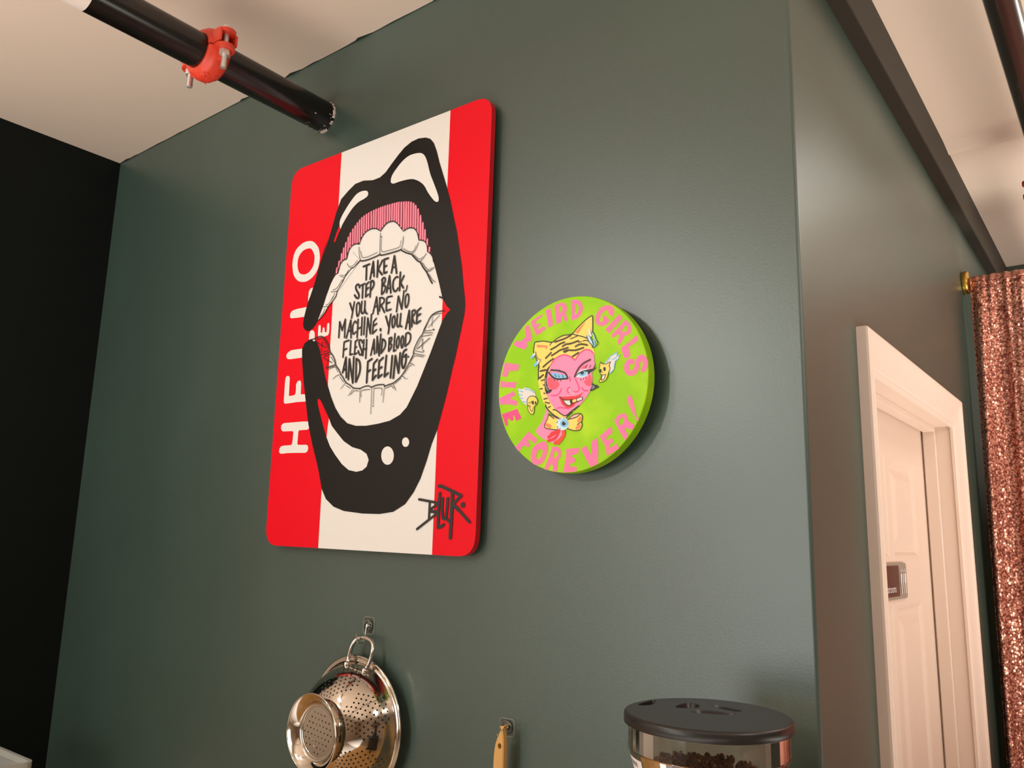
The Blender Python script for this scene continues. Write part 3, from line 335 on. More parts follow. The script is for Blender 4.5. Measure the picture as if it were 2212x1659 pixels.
DISC='1|dpink|P|0|0|-1153,790 -1105,851 -960,832 -952,875 -916,882 -880,873 -921,1042 -904,1091 -842,1101 -814,1056 -756,871 -780,801 -834,801 -869,798 -858,723 -902,673 -1047,725|\n1|dpink|P|0|0|-794,1149 -684,1200 -554,1246 -540,1215 -666,1153 -687,1134 -673,1088 -603,1092 -576,1066 -636,1031 -626,978 -540,1024 -488,1017 -474,979 -573,919 -668,889 -733,1015|\n1|dpink|P|0|0|-485,1306 -382,1322 -349,1179 -325,1030 -342,1007 -414,992 -457,1195|\n1|dpink|P|0|0|-305,1362 -153,1392 -77,1361 -51,1306 -46,1233 -74,1195 -22,1058 -89,1053 -141,1162 -157,1135 -156,1049 -257,1031 -277,1204|-203,1331 -143,1314 -138,1262 -184,1212 -202,1258\n1|dpink|P|0|0|31,1401 147,1386 229,1340 267,1256 263,1185 223,1106 151,1060 40,1048 42,1220|111,1316 156,1309 189,1261 182,1198 150,1146 109,1131\n1|dpink|P|0|0|670,1198 755,1199 833,1159 863,1092 856,1038 825,994 802,1005 794,1026 748,1047 752,1088 725,1117 670,1108 608,1048 585,982 593,939 647,945 655,985 631,1003 678,1037 725,1002 768,941 748,909 702,875 617,863 538,905 502,966 505,1035 544,1120 607,1181|\n1|dpink|P|0|0|940,1011 1012,952 764,732 691,800|\n1|dpink|P|0|0|1060,908 1113,869 1165,788 1164,707 1120,659 1038,650 1015,599 947,507 913,572 955,661 932,698 833,644 799,689 925,795|1068,829 1101,790 1098,736 1053,712 985,732 1023,788\n1|dpink|P|0|0|1245,635 1274,611 1289,550 1186,496 1119,465 1148,321 1126,298 1052,287 1037,302 977,463 1149,555|\n1|dpink|S|89|1|1177,223 1126,225 1089,190 1081,124 1103,69 1162,43 1221,63 1257,118 1280,214 1323,268 1374,249 1406,187 1402,128 1369,73|\n1|dpink|P|0|0|-1333,497 -1011,420 -1044,321 -1235,334 -1269,241 -1314,235 -1385,268|\n1|dpink|P|0|0|-1414,179 -1275,143 -1065,122 -1098,19 -1244,48 -1415,64|\n1|dpink|P|0|0|-1431,-126 -1276,-81 -1133,-28 -1072,-99 -1201,-153 -1037,-211 -1053,-289 -1225,-246 -1404,-242|\n1|deep|P|0|0|-1371,-411 -1203,-380 -1042,-342 -940,-511 -1045,-550 -1082,-501 -1093,-450 -1124,-454 -1113,-534 -1162,-542 -1209,-488 -1248,-518 -1223,-606 -1277,-617|\n1|dpink|P|0|0|-789,-747 -596,-884 -650,-954 -772,-875 -802,-894 -748,-967 -795,-1013 -874,-967 -985,-1067 -1058,-993|\n1|dpink|P|0|1|-455,-933 -395,-992 -385,-1067 -417,-1162 -465,-1256 -540,-1301 -641,-1304 -711,-1253 -734,-1176 -716,-1073 -666,-999 -565,-948|-520,-1051 -490,-1083 -505,-1144 -550,-1204 -601,-1209 -619,-1160 -604,-1106 -571,-1066\n1|dpink|P|0|0|-303,-1030 -229,-1020 -155,-1051 -129,-1107 -128,-1188 -184,-1253 -197,-1428 -287,-1421 -280,-1364 -298,-1296 -331,-1315 -379,-1395 -458,-1385 -374,-1205|-260,-1101 -194,-1117 -185,-1165 -226,-1197 -283,-1212 -268,-1155\n1|dpink|P|0|0|-24,-1074 215,-1066 208,-1152 74,-1183 74,-1210 154,-1233 139,-1292 59,-1309 44,-1355 179,-1373 172,-1439 -83,-1451 -30,-1219|\n1|dpink|P|0|0|255,-1084 341,-1036 443,-1199 457,-975 557,-928 577,-1152 570,-1334 437,-1379 359,-1267|\n1|dpink|P|0|0|598,-904 693,-844 783,-764 840,-853 709,-937 731,-984 814,-942 851,-996 777,-1057 784,-1097 918,-1032 944,-1117 822,-1176 732,-1217 694,-1053|\n1|dpink|P|0|0|858,-671 932,-592 1036,-567 1087,-622 1109,-708 1210,-760 1196,-817 1167,-841 1050,-795 1043,-814 1105,-920 1054,-1001 962,-860|947,-664 1021,-634 1039,-677 1014,-734 977,-764 940,-710\n1|dpink|P|0|0|1125,-295 1168,-331 1197,-405 1226,-524 1254,-655 1290,-677 1293,-689 1261,-713 1239,-659 1182,-573 1110,-437 1084,-350|\n1|skin|P|0|0|-449,-441 -465,-496 -521,-617 -622,-709 -633,-764 -594,-808 -490,-883 -388,-923 -329,-954 -255,-968 -117,-849 -37,-779 -203,-598 -372,-489 -425,-367|\n2|yellow|P|0|0|-687,768 -600,772 -496,765 -332,726 -240,771 -106,810 59,813 173,906 333,1017 445,1064 461,984 459,796 368,718 417,614 481,509 505,424 260,280 -231,265 -425,229 -430,-135 -359,-282 -240,-424 -123,-502 -40,-532 1,-565 -40,-588 -154,-573 -254,-525 -356,-448 -434,-332 -495,-270 -540,-161 -577,-30 -606,94 -599,352 -594,341 -627,416 -686,532 -710,607 -707,680|\n3|skin|P|0|0|-460,80 -418,146 -387,264 -346,345 -280,422 -188,468 -89,481 11,452 77,409 126,372 178,428 250,489 338,517 417,496 481,433 497,356 490,268 498,359 503,235 480,156 449,112 469,28 458,-46 458,-100 427,-158 373,-242 295,-323 192,-416 113,-471 112,-458 -40,-532 -123,-502 -240,-424 -359,-282 -429,-149 -466,-26|\n4|deep|S|21|1|-346,345 -280,422 -188,468 -89,479 11,450 77,407 126,369|\n4|deep|S|21|1|130,368 178,428 250,489 338,515 417,494 481,431|\n4|cheek|P|0|0|-410,131 -342,131 -265,74 -181,24 -172,-19 -246,-82 -346,-73 -407,4|\n4|cheek|P|0|0|417,101 449,43 454,-52 419,-97 348,-69 300,-10 347,26|\n5|ink|P|0|0|-346,352 -395,272 -426,176 -430,77 -406,-32 -363,-78 -304,-80 -354,-128 -430,-142 -456,-76 -469,38 -465,151 -434,269|\n5|ink|P|0|0|458,-46 505,-78 552,-89 590,-123 505,-152 451,-174 419,-161 450,-113|\n6|grey|S|23|1|-443,121 -446,36 -428,-30 -393,-82|\n6|grey|S|23|1|474,-95 501,-118 466,-135|\n4|sky|P|0|0|-326,208 -251,200 -133,159 -50,129 -17,84 -116,84 -249,108 -317,164|\n5|ink|S|26|1|-382,214 -334,152 -257,102 -165,82 -8,76|\n5|ink|S|26|1|-344,252 -218,231 -117,199 -51,164 -9,83|\n5|ink|S|11|1|-266,95 -263,64|\n5|ink|S|11|1|-215,83 -210,51|\n5|ink|S|11|1|-153,73 -146,47|\n5|ink|S|11|1|-267,173 -233,127|\n5|ink|S|11|1|-191,144 -172,113|\n5|ink|S|11|1|-108,142 -94,91|\n5|ink|S|11|1|-319,264 -352,239|\n5|ink|S|11|1|-184,242 -151,210|\n4|paleblue|P|0|0|146,95 186,160 242,189 369,195 386,146 370,92 291,59 187,77|\n5|sky|P|0|0|210,130 250,160 362,155 346,102 275,80 227,101|\n6|ink|P|0|0|304,137 303,131 301,126 297,121 291,117 285,114 278,113 271,113 263,115 256,117 250,121 244,126 240,132 238,138 237,144 238,150 240,156 244,161 249,164 256,167 263,168 270,168 278,167 285,164 291,160 296,155 300,149 303,143|\n5|ink|P|0|0|126,82 202,151 298,176 385,183 464,188 550,204 488,162 425,128 386,98 370,147 298,163 226,142|\n5|maroon|S|32|1|126,94 170,176 225,246 305,299 423,340|\n4|cheek|P|0|0|257,235 369,264 345,215 282,208|\n5|ink|S|10|1|329,213 370,263|\n5|ink|S|10|1|409,212 434,250|\n5|ink|S|10|1|487,203 520,254|\n5|ink|S|10|1|243,44 248,21|\n5|ink|S|10|1|299,52 296,30|\n5|ink|S|10|1|339,63 344,39|\n4|deep|S|21|1|138,61 179,-19 212,-104 205,-145 165,-161 100,-159|\n4|deep|S|21|1|34,-74 -6,-91 -14,-138 24,-166|\n4|deep|S|21|1|24,101 41,30|\n4|deep|S|21|1|-129,-79 -153,-132 -194,-170 -252,-186 -328,-173|\n4|deep|S|21|1|-207,-403 -141,-393 23,-425|\n4|deep|S|21|1|269,-103 309,-151 384,-161|\n5|white|S|13|1|55,-107 39,-136 48,-168|\n5|white|S|13|1|84,-175 125,-175|\n4|lip|P|0|0|-185,-199 -127,-218 -4,-222 134,-227 206,-213 206,-213 301,-174 254,-224 192,-335 144,-344 127,-384 63,-413 -26,-406 -109,-344 -151,-272|\n5|white|P|0|0|-98,-266 -3,-281 62,-283 86,-326 30,-373 -43,-336|\n6|ink|S|13|1|-152,-216 -94,-266 -3,-281 86,-278|\n6|ink|S|13|1|-93,-269 -43,-339 30,-376 103,-341|\n6|ink|S|40|1|60,-296 69,-328|\n6|yellow|P|0|0|86,-292 166,-278 183,-320 103,-341|\n6|white|P|0|0|166,-278 270,-253 278,-301 183,-320|\n7|ink|S|9|1|166,-278 270,-253 278,-301 183,-320 103,-341|\n7|ink|S|9|1|166,-278 183,-320|\n4|ink|S|17|1|-290,-420 -240,-424 -123,-502 -40,-533 80,-462 208,-390|\n4|ink|S|17|1|216,-391 113,-458|\n4|ink|S|17|1|-443,-324 -434,-360 -356,-443 -254,-519 -154,-575|\n4|ink|S|17|1|-603,352 -602,115|\n4|ink|S|17|1|-32,-570 88,-483|\n4|ink|S|15|1|-704,563 -711,644 -699,715 -686,768 -600,772 -496,765 -332,726 -240,771 -106,810 59,813 173,906 333,1017 445,1064 461,984 459,796|\n4|ink|S|15|1|59,813 174,776 280,737 368,697|\n4|ink|S|15|1|-324,728 -357,707 -374,681|\n4|ink|S|15|1|-682,546 -627,423 -590,354 -601,269 -603,148|\n4|brown|S|29|1|-273,722 -189,736 -72,756 43,793|\n4|brown|S|29|1|-355,603 -254,637 -171,676 -80,693|\n4|brown|S|29|1|-120,627 -54,654 45,655 191,682|\n4|brown|S|29|1|-336,497 -219,547 -169,569 -12,592|\n4|brown|S|29|1|-94,539 -19,551 136,531 289,554|\n4|brown|S|29|1|136,594 216,619 297,609 361,587|\n4|brown|S|29|1|-455,468 -346,548|\n4|brown|S|29|1|-504,323 -402,390 -301,439|\n4|brown|S|29|1|81,433 194,482|\n4|brown|S|29|1|-562,258 -460,268|\n4|brown|S|29|1|-577,145 -501,187|\n4|brown|S|15|1|36,734 174,765|\n4|brown|S|15|1|280,667 336,670 392,649|\n4|brown|S|15|1|192,657 248,661|\n4|brown|S|15|1|-85,516 -19,533|\n4|brown|S|21|1|-566,255 -446,263|\n4|brown|S|21|1|-572,134 -496,190|\n4|brown|S|21|1|-537,94 -469,105|\n4|brown|S|21|1|-560,-46 -517,-43|\n4|brown|S|21|1|-479,-223 -411,-218|\n4|brown|S|21|1|-452,-281 -367,-302|\n4|brown|S|21|1|-383,-371 -349,-359|\n4|brown|S|21|1|-493,19 -475,10|\n4|brown|S|21|1|-481,-124 -464,-132|\n3|orange|P|0|0|-651,724 -425,680 -433,623 -458,619 -463,656 -641,679|\n3|orange|P|0|0|125,828 221,914 334,989 254,895 190,812|\n5|paleblue|P|0|0|356,741 400,755 472,579 433,584|\n5|paleblue|P|0|0|447,784 475,780 547,632 515,636|\n5|sky|P|0|0|464,663 495,659 531,551 496,535|\n6|teal|S|15|1|352,741 400,637 448,582 476,530 566,588 527,662 475,780 439,771|\n6|teal|S|15|1|448,673 488,577|\n6|teal|S|15|1|400,749 448,659|\n6|white|S|38|1|403,839 407,789 432,734|\n5|sky|S|53|1|-743,517 -695,555|\n5|sky|S|53|1|-673,371 -626,413|\n6|white|S|38|1|-613,397 -568,445|\n6|white|S|38|1|-708,552 -674,574|\n6|ink|S|9|1|-604,378 -554,458|\n6|ink|S|9|1|-666,602 -651,535 -619,480 -575,454|\n3|yellow|P|0|0|-380,-488 -304,-514 -171,-579 -203,-639 -201,-756 -342,-733 -452,-698 -437,-623 -396,-556|\n3|yellow|P|0|0|9,-592 105,-531 233,-520 281,-571 266,-650 274,-718 228,-782 124,-783 11,-748|\n4|rose|P|0|0|-347,-497 -254,-532 -163,-576 -237,-571|\n4|rose|P|0|0|17,-589 121,-525 225,-525 154,-568|\n4|brown|S|15|1|-270,-565 -355,-507 -380,-488 -396,-556 -437,-623 -452,-698 -342,-733 -201,-757|\n4|brown|S|15|1|-372,-485 -171,-576|\n4|brown|S|15|1|9,-599 105,-534 233,-520 281,-571 266,-650 274,-718 228,-782 124,-786 3,-748|\n4|brown|S|15|1|241,-527 162,-575 17,-596|\n4|brown|S|15|1|187,-692 258,-656|\n4|orange|S|59|1|-411,-659 -343,-688|\n4|orange|S|59|1|210,-636 238,-594|\n4|orange|S|59|1|180,-749 223,-718|\n5|paleblue|P|0|0|25,-671 22,-694 14,-715 0,-734 -19,-749 -42,-760 -67,-766 -94,-767 -121,-763 -147,-753 -170,-740 -189,-722 -204,-701 -214,-679 -217,-655 -215,-632 -206,-610 -192,-592 -173,-576 -150,-566 -124,-560 -97,-559 -70,-564 -45,-573 -22,-587 -2,-605 12,-625 21,-648|\n6|sky|P|0|0|17,-664 15,-678 9,-691 0,-703 -13,-712 -28,-719 -44,-723 -62,-723 -80,-721 -97,-715 -112,-706 -125,-695 -135,-682 -141,-668 -143,-653 -141,-639 -136,-625 -126,-614 -114,-604 -99,-598 -82,-594 -64,-594 -46,-596 -29,-602 -14,-611 -1,-622 8,-635 14,-649|\n7|ink|P|0|0|-33,-664 -34,-671 -36,-677 -40,-683 -46,-688 -53,-691 -61,-693 -69,-693 -77,-692 -85,-689 -92,-685 -98,-679 -102,-673 -105,-666 -106,-659 -105,-652 -103,-646 -98,-640 -93,-635 -86,-632 -78,-630 -70,-630 -62,-631 -54,-634 -47,-638 -41,-644 -37,-650 -34,-657|\n8|white|P|0|0|-27,-644 -28,-646 -28,-648 -30,-650 -32,-651 -34,-652 -36,-653 -39,-653 -41,-652 -44,-651 -46,-650 -48,-648 -49,-647 -50,-644 -50,-642 -50,-640 -49,-638 -48,-637 -46,-635 -44,-634 -41,-634 -39,-634 -36,-634 -34,-635 -32,-636 -30,-638 -29,-640 -28,-642|\n6|ink|S|9|1|-81,-565 -76,-582|\n6|ink|S|9|1|-162,-593 -130,-575|\n6|ink|S|9|1|-211,-638 -187,-619|\n6|ink|S|9|1|-152,-745 -135,-729|\n6|ink|S|9|1|-193,-701 -181,-709|\n4|lip|S|47|1|-200,-773 -299,-829 -373,-862|\n4|lip|S|47|1|-167,-771 -240,-883 -376,-924|\n4|lip|S|47|1|-208,-789 -283,-799 -324,-817|\n4|blood|S|60|1|-77,-784 -84,-865 -157,-929 -242,-965|\n4|blood|S|28|1|-53,-792 -56,-853 -100,-918 -180,-989|\n3|white|P|0|0|-1026,5 -918,-12 -901,15 -768,-19 -680,-77 -643,-159 -756,-156 -816,-208 -813,-308 -912,-250 -985,-157 -1005,-83|\n4|sky|S|17|1|-1007,-33 -917,-63|\n4|sky|S|17|1|-1005,-98 -933,-119|\n4|sky|S|17|1|-976,-158 -914,-178|\n4|sky|S|17|1|-921,-228 -850,-248|\n4|sky|S|17|1|-883,-15 -759,-48 -688,-98|\n4|yellow|P|0|0|-805,-309 -798,-388 -749,-448 -705,-465 -680,-432 -673,-348 -717,-316|\n4|yellow|P|0|0|-607,-251 -609,-271 -616,-290 -629,-306 -645,-319 -666,-329 -688,-334 -712,-334 -737,-330 -760,-321 -781,-308 -799,-292 -812,-274 -821,-253 -824,-232 -822,-212 -814,-193 -802,-176 -785,-163 -764,-154 -741,-149 -717,-149 -693,-153 -670,-162 -649,-175 -631,-191 -618,-210 -610,-230|\n5|brown|S|11|1|-805,-309 -824,-243 -808,-187 -756,-152 -695,-154 -634,-188 -605,-247 -623,-302 -665,-334 -672,-397 -680,-439 -705,-465 -749,-448 -798,-388 -805,-309 -769,-333|\n5|brown|S|11|1|-752,-299 -760,-362 -715,-415 -691,-346|\n5|ink|P|0|0|-679,-267 -679,-274 -680,-281 -683,-287 -686,-292 -691,-296 -695,-298 -700,-298 -705,-297 -710,-294 -715,-290 -718,-284 -721,-278 -723,-271 -724,-263 -723,-256 -722,-249 -719,-243 -716,-239 -712,-235 -707,-233 -702,-233 -697,-234 -692,-237 -688,-241 -684,-246 -681,-253 -679,-260|\n5|ink|P|0|0|-627,-275 -627,-281 -628,-287 -630,-292 -633,-297 -636,-300 -639,-302 -643,-302 -647,-301 -651,-299 -654,-295 -657,-290 -659,-285 -661,-279 -661,-272 -661,-266 -660,-260 -658,-255 -655,-251 -652,-247 -648,-246 -645,-245 -641,-246 -637,-249 -634,-252 -631,-257 -629,-263 -627,-269|\n5|ink|S|11|1|-788,-257 -745,-264 -732,-236|\n5|ink|S|11|1|-674,-298 -670,-305|\n3|white|P|0|0|689,255 796,358 925,403 902,345 970,364 932,281 887,259 857,129 781,70 758,160|\n4|sky|S|17|1|796,351 917,397|\n4|sky|S|17|1|826,293 962,351|\n4|sky|S|17|1|932,288 880,260 857,135|\n4|sky|S|17|1|781,76 842,124|\n4|sky|S|17|1|720,258 788,332|\n4|yellow|P|0|0|612,278 650,246 727,237 796,263 773,205 789,156 758,79 736,14 690,-35 613,-48 590,-32 628,25 620,80 589,137 597,198|\n5|brown|S|10|1|612,278 650,246 727,237 796,263 773,205 789,156 758,79 736,14 690,-35 613,-48 590,-32 628,25 620,80 589,137 597,198 612,278|\n5|ink|P|0|0|635,136 634,129 633,123 631,118 628,113 624,110 620,108 616,108 612,109 608,112 605,116 602,121 599,127 598,133 598,140 598,146 599,153 602,158 604,162 608,166 612,167 616,168 620,166 624,164 628,160 631,155 633,149 634,143|\n5|ink|P|0|0|711,155 710,147 709,140 706,134 703,129 699,126 694,123 689,123 685,125 680,128 676,132 673,138 670,144 668,152 668,159 668,167 670,174 672,180 676,185 680,188 684,190 689,191 694,189 699,186 703,182 706,176 709,169 710,162|\n5|white|P|0|0|651,63 705,64 686,-8 644,-4|\n6|ink|S|10|1|651,117 643,104|\n6|ink|S|10|1|628,76 659,62 713,67|\n6|ink|S|10|1|651,63 628,-9 675,-10 709,57|'
# ------------------------------------------------------------------ setting
W = 2.1066; H = 2.878; H2 = 2.785; YB = 2.28
struct(MB().box((-.2, -4.6, -.1), (6.1, 2.4, 0)).build('floor', M['floor']))
b = MB()
# main wall with a softened outer corner, plus the uneven cut-in line of paint on the ceiling
n = 6; c = .005
out = [(-.1, 0)]+[(W-c+c*math.sin(PI/2*k/n), c-c*math.cos(PI/2*k/n)) for k in range(n+1)]+[(W, .12), (-.1, .12)]
b.prism(out, lambda u, v, d: (u, v, d), H)
rr = random.Random(3); x = 0; top = []; 
while x < W-.02:
    top.append((x, -(.0015+.003*max(0, rr.gauss(.2, .6))+(.006 if rr.random() < .06 else 0)))); x += rr.uniform(.012, .045)
pl = [(0, .0005)]+[(W-.02, .0005)]+top[::-1]
b.prism(pl, lambda u, v, d: (u, v, H-.0006-d), -.0005, m=1)
struct(b.build('wall_front', [M['green'], M['cutin']]))
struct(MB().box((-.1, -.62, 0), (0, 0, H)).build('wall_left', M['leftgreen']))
struct(MB().box((-.1, -4.6, 0), (0, -.62, H)).build('wall_far_left', M['roomwall']))
out = [(.12, 0), (.324, 0), (.324, 2.056), (1.086, 2.056), (1.086, 0), (YB+.1, 0), (YB+.1, H), (.12, H)]
struct(MB().prism(out, lambda u, v, d: (W-d, u, v), .12).build('wall_right', M['green']))
struct(MB().box((W, YB, 0), (6.0, YB+.1, H2)).build('wall_back', M['green']))
struct(MB().box((6.0, -4.6, 0), (6.1, YB+.1, H)).build('wall_far_right', M['roomwall']))
struct(MB().box((0, -4.6, 0), (6.0, -4.5, H)).build('wall_rear', M['roomwall']))
b = MB().box((-.1, -4.6, H), (6.1, 0, H+.1))
zs = [(0, H2), (1.02, H2), (1.10, H2-.0015), (1.150, H2-.006), (1.168, H2-.009), (1.1735, H2+.003), (1.30, H2+.002), (1.62, H2), (1.68, H2-.003), (1.74, H2), (YB+.1, H2)]
prof = zs+[(YB+.1, H+.1), (0, H+.1)]
b.prism(prof, lambda u, v, d: (W-.001+d, u, v), 4.0)
struct(b.build('ceiling', M['ceil']))
struct(MB().box((W-.005, .0, 2.677), (W+.0305, YB, H2+.002), bev=.003).build('trim_1', M['beam']))
# door frame: lining, stops and a moulded casing with mitred corners
b = MB()
NI, FI, HD = .344, 1.066, 2.036
b.box((W-.12, NI-.02, 0), (W-.0005, NI, HD+.02)); b.box((W-.12, FI, 0), (W-.0005, FI+.02, HD+.02)); b.box((W-.12, NI, HD), (W-.0005, FI, HD+.02))
SX0, SX1 = 2.0465, 2.074
b.box((SX0, NI, 0), (SX1, NI+.010, HD), bev=.002); b.box((SX0, FI-.010, 0), (SX1, FI, HD), bev=.002); b.box((SX0, NI+.01, HD-.012), (SX1, FI-.01, HD), bev=.002)
prof = [(-.004, 0), (-.004, .006), (-.001, .0085), (.004, .009), (.009, .0075), (.012, .009), (.035, .0125), (.050, .016), (.056, .0195), (.064, .0205), (.069, .0185), (.070, .015), (.070, 0)]
v = []; f = []
for wd, t in prof: v += [(W+t, NI-wd, 0), (W+t, NI-wd, HD+wd), (W+t, FI+wd, HD+wd), (W+t, FI+wd, 0)]
for i in range(len(prof)-1):
    for k in range(3): f.append((i*4+k, i*4+k+1, i*4+4+k+1, i*4+4+k))
b.add(v, f)
struct(b.build('trim_2', M['trim']))
# moulded six-panel door
DX = 2.0425
b = MB()
cols = [(.455, .687), (.723, .955)]; rows = [(.18, .80), (.93, 1.629), (1.723, 1.935)]
rects = [(y0, z0, y1, z1) for y0, y1 in cols for z0, z1 in rows]
hol = [[(a, b_), (c_, b_), (c_, d_), (a, d_)] for a, b_, c_, d_ in rects]
b.prism([(NI+.003, .01), (FI-.003, .01), (FI-.003, HD-.004), (NI+.003, HD-.004)], lambda u, v, d: (DX-d, u, v), .038, holes=hol, back=False)
for a, b_, c_, d_ in rects:
    pr = [(0, 0), (.006, .002), (.012, .0075), (.024, .0085), (.031, .0065), (.044, .0015), (.047, .001)]
    v = []; f = []
    for o_, dp in pr: v += [(DX-dp, a+o_, b_+o_), (DX-dp, c_-o_, b_+o_), (DX-dp, c_-o_, d_-o_), (DX-dp, a+o_, d_-o_)]
    for i in range(len(pr)-1):
        for k in range(4): f.append((i*4+k, i*4+(k+1) % 4, i*4+4+(k+1) % 4, i*4+4+k))
    f.append(tuple(range(len(v)-4, len(v)))); b.add(v, f)
door = struct(b.build('door_1', M['door']))
# unseen wooden counter and its cabinet, under everything that hangs or stands below the picture
b = MB().box((.0, -.66, .88), (W-.01, -.001, .92), bev=.004)
struct(b.build('countertop', M['counter']))
struct(MB().box((.02, -.60, 0), (W-.03, -.002, .88)).build('counter_base', M['graymetal']))

# ------------------------------------------------------------------ black pipe with red coupling
PX, PZ, PR = 1.008, 2.714, .0366
root = thing('sprinkler_pipe', 'thick black pipe under ceiling entering green wall above red mouth painting', 'pipe', (PX, 0, PZ))
def half_coupling(sgn, r0):
    """one half of a bolted pipe clamp around the y axis; sgn -1 is the lower half"""
    k = r0/.0366; q = MB(); d = .05
    prof = [(.037*k, -.024), (.0445*k, -.0245), (.047*k, -.020), (.0515*k, -.016), (.0545*k, -.008), (.055*k, 0), (.0545*k, .008), (.0515*k, .016), (.047*k, .020), (.0445*k, .0245), (.037*k, .024)]
    a0, a1 = (d, PI-d) if sgn < 0 else (PI+d, 2*PI-d)
    q.lathe(prof, (0, 0, 0), (0, 1, 0), 30, 0, True, a0, a1, ref=(1, 0, 0))
    for a in (a0, a1):
        dirv = Vector((math.cos(a), 0, -math.sin(a)))
        q.add([dirv*r+Vector((0, h, 0)) for r, h in prof], [tuple(range(len(prof)))])
    for sx in (-1, 1):
        pad = [(sx*(.043*k), -.019)]+[(sx*(.060*k+.021*math.cos(t)), .0195*math.sin(t)) for t in [(-PI/2+PI*i/12) for i in range(13)]]+[(sx*.043*k, .019)]
        if sgn < 0:
            q.prism(pad, lambda u, v, dd: (u, v, -.002-dd), .009)
            q.box((min(sx*.045*k, sx*.056*k), -.006, -.030), (max(sx*.045*k, sx*.056*k), .006, -.01), bev=.002)
        else:
            q.prism(pad, lambda u, v, dd: (u, v, .031-dd), .008)
            for sy in (-1, 1): q.box((min(sx*.043*k, sx*.073*k), sy*.0175-.0025, .0015), (max(sx*.043*k, sx*.073*k), sy*.0175+.0025, .026), bev=.001)
    return q
def bolt(k):
    q = MB().tube([(0, 0, .044), (0, 0, -.050)], .0058, 14)
    q.lathe([(0, -.0505), (.0035, -.0505), (.0035, -.047)], (0, 0, 0), (0, 0, 1), 12, sm=False)
    for z0, z1, r in ((-.023, -.0115, .0112), (.031, .040, .0105)):
        h = [(r*math.cos(PI/3*i+.3), r*math.sin(PI/3*i+.3)) for i in range(6)]
        q.prism(h, lambda u, v, d: (u, v, z1-d), z1-z0)
    return q
def coupling(parent, at, r0):
    up = half_coupling(1, r0).build('coupling', M['redcoat'], parent); up.location = at; up['label'] = 'orange red bolted clamp'
    lo = half_coupling(-1, r0).build('lower_clamp', M['redcoat'], up)
    if r0 > .03:   # raised cast mark under the clamp
        q = MB(); r5 = random.Random(11)
        for i in range(26):
            a = PI/2+r5.uniform(-.45, .40); h = r5.uniform(-.013, .013); R_ = .0546*r0/.0366
            p0 = Vector((math.cos(a)*R_, h, -math.sin(a)*R_)); a2 = a+r5.uniform(-.07, .07); h2 = h+r5.uniform(-.004, .004)
            q.tube([p0, (math.cos(a2)*R_, h2, -math.sin(a2)*R_)], .0011, 6)
        q.build('cast_mark', M['redcoat'], up)
    for sx in (-1, 1):
        bo = bolt(1).build('bolt', M['zinc'], up); bo.location = (sx*.062*r0/.0366, 0, 0)
    return up
CY = -.308
MB().tube([(0, -4.49, 0), (0, CY-.0015, 0)], PR, 40).build('pipe', M['pipe'], root)
MB().tube([(0, CY+.0015, 0), (0, -.0005, 0)], PR, 40).build('pipe', M['pipe'], root)
coupling(root, (0, CY, 0), PR)
b = MB().lathe([(PR+.0006, -.95), (PR+.0006, -.556)], (0, 0, 0), (0, 1, 0), 40, 0, True, -1.0, 2.35, ref=(1, 0, 0))
st = b.build('paper_label', M['sticker'], root)
b = MB(); r5 = random.Random(5)
for row in range(7):
    hh = -.585
    a = .25+row*.17
    while hh > -.70:
        L = r5.uniform(.003, .009)
        pts = [Vector((math.cos(a+da)*(PR+.0009), h, -math.sin(a+da)*(PR+.0009))) for da, h in ((0, hh), (0, hh-L), (.075, hh-L), (.075, hh))]
        b.add(pts, [(0, 1, 2, 3)]); hh -= L+.003
b.build('print', M['ink'], st)
b = MB(); r5 = random.Random(9)
for a0, a1, th in ((-1.0, .35, .0035), (.55, .8, .002), (1.2, 1.75, .0045), (2.2, 2.5, .002)):
    K = 14
    for i in range(K):
        a = a0+(a1-a0)*i/K; a2 = a0+(a1-a0)*(i+1.15)/K; r1 = PR+r5.uniform(.3, 1.0)*th; y0 = -r5.uniform(.003, .008)
        b.lathe([(PR-.001, y0), (r1, y0*.6), (r1, -.0004), (PR-.001, -.0004)], (0, 0, 0), (0, 1, 0), 2, 0, False, a, a2, ref=(1, 0, 0))
b.build('plaster_collar', M['plaster'], root)
b = MB()
for i in range(16):
    a = r5.uniform(.2, 2.4); h = -r5.uniform(.008, .055); da = r5.uniform(.01, .05)
    b.lathe([(PR+.0004, h), (PR+.0008, h+.001), (PR+.0004, h+r5.uniform(.002, .006))], (0, 0, 0), (0, 1, 0), 3, 0, True, a, a+da, ref=(1, 0, 0))
b.build('paint_specks', M['plaster'], root)

# ------------------------------------------------------------------ thinner pipe at the right edge
root = thing('ceiling_pipe', 'thin dark pipe running under the ceiling past the top of sequin curtain', 'pipe', (2.360, 0, 2.593))
MB().tube([(0, -4.49, 0), (0, YB-.0005, 0)], .0242, 32).build('pipe', M['pipe'], root)
coupling(root, (0, 1.09, 0), .0242)

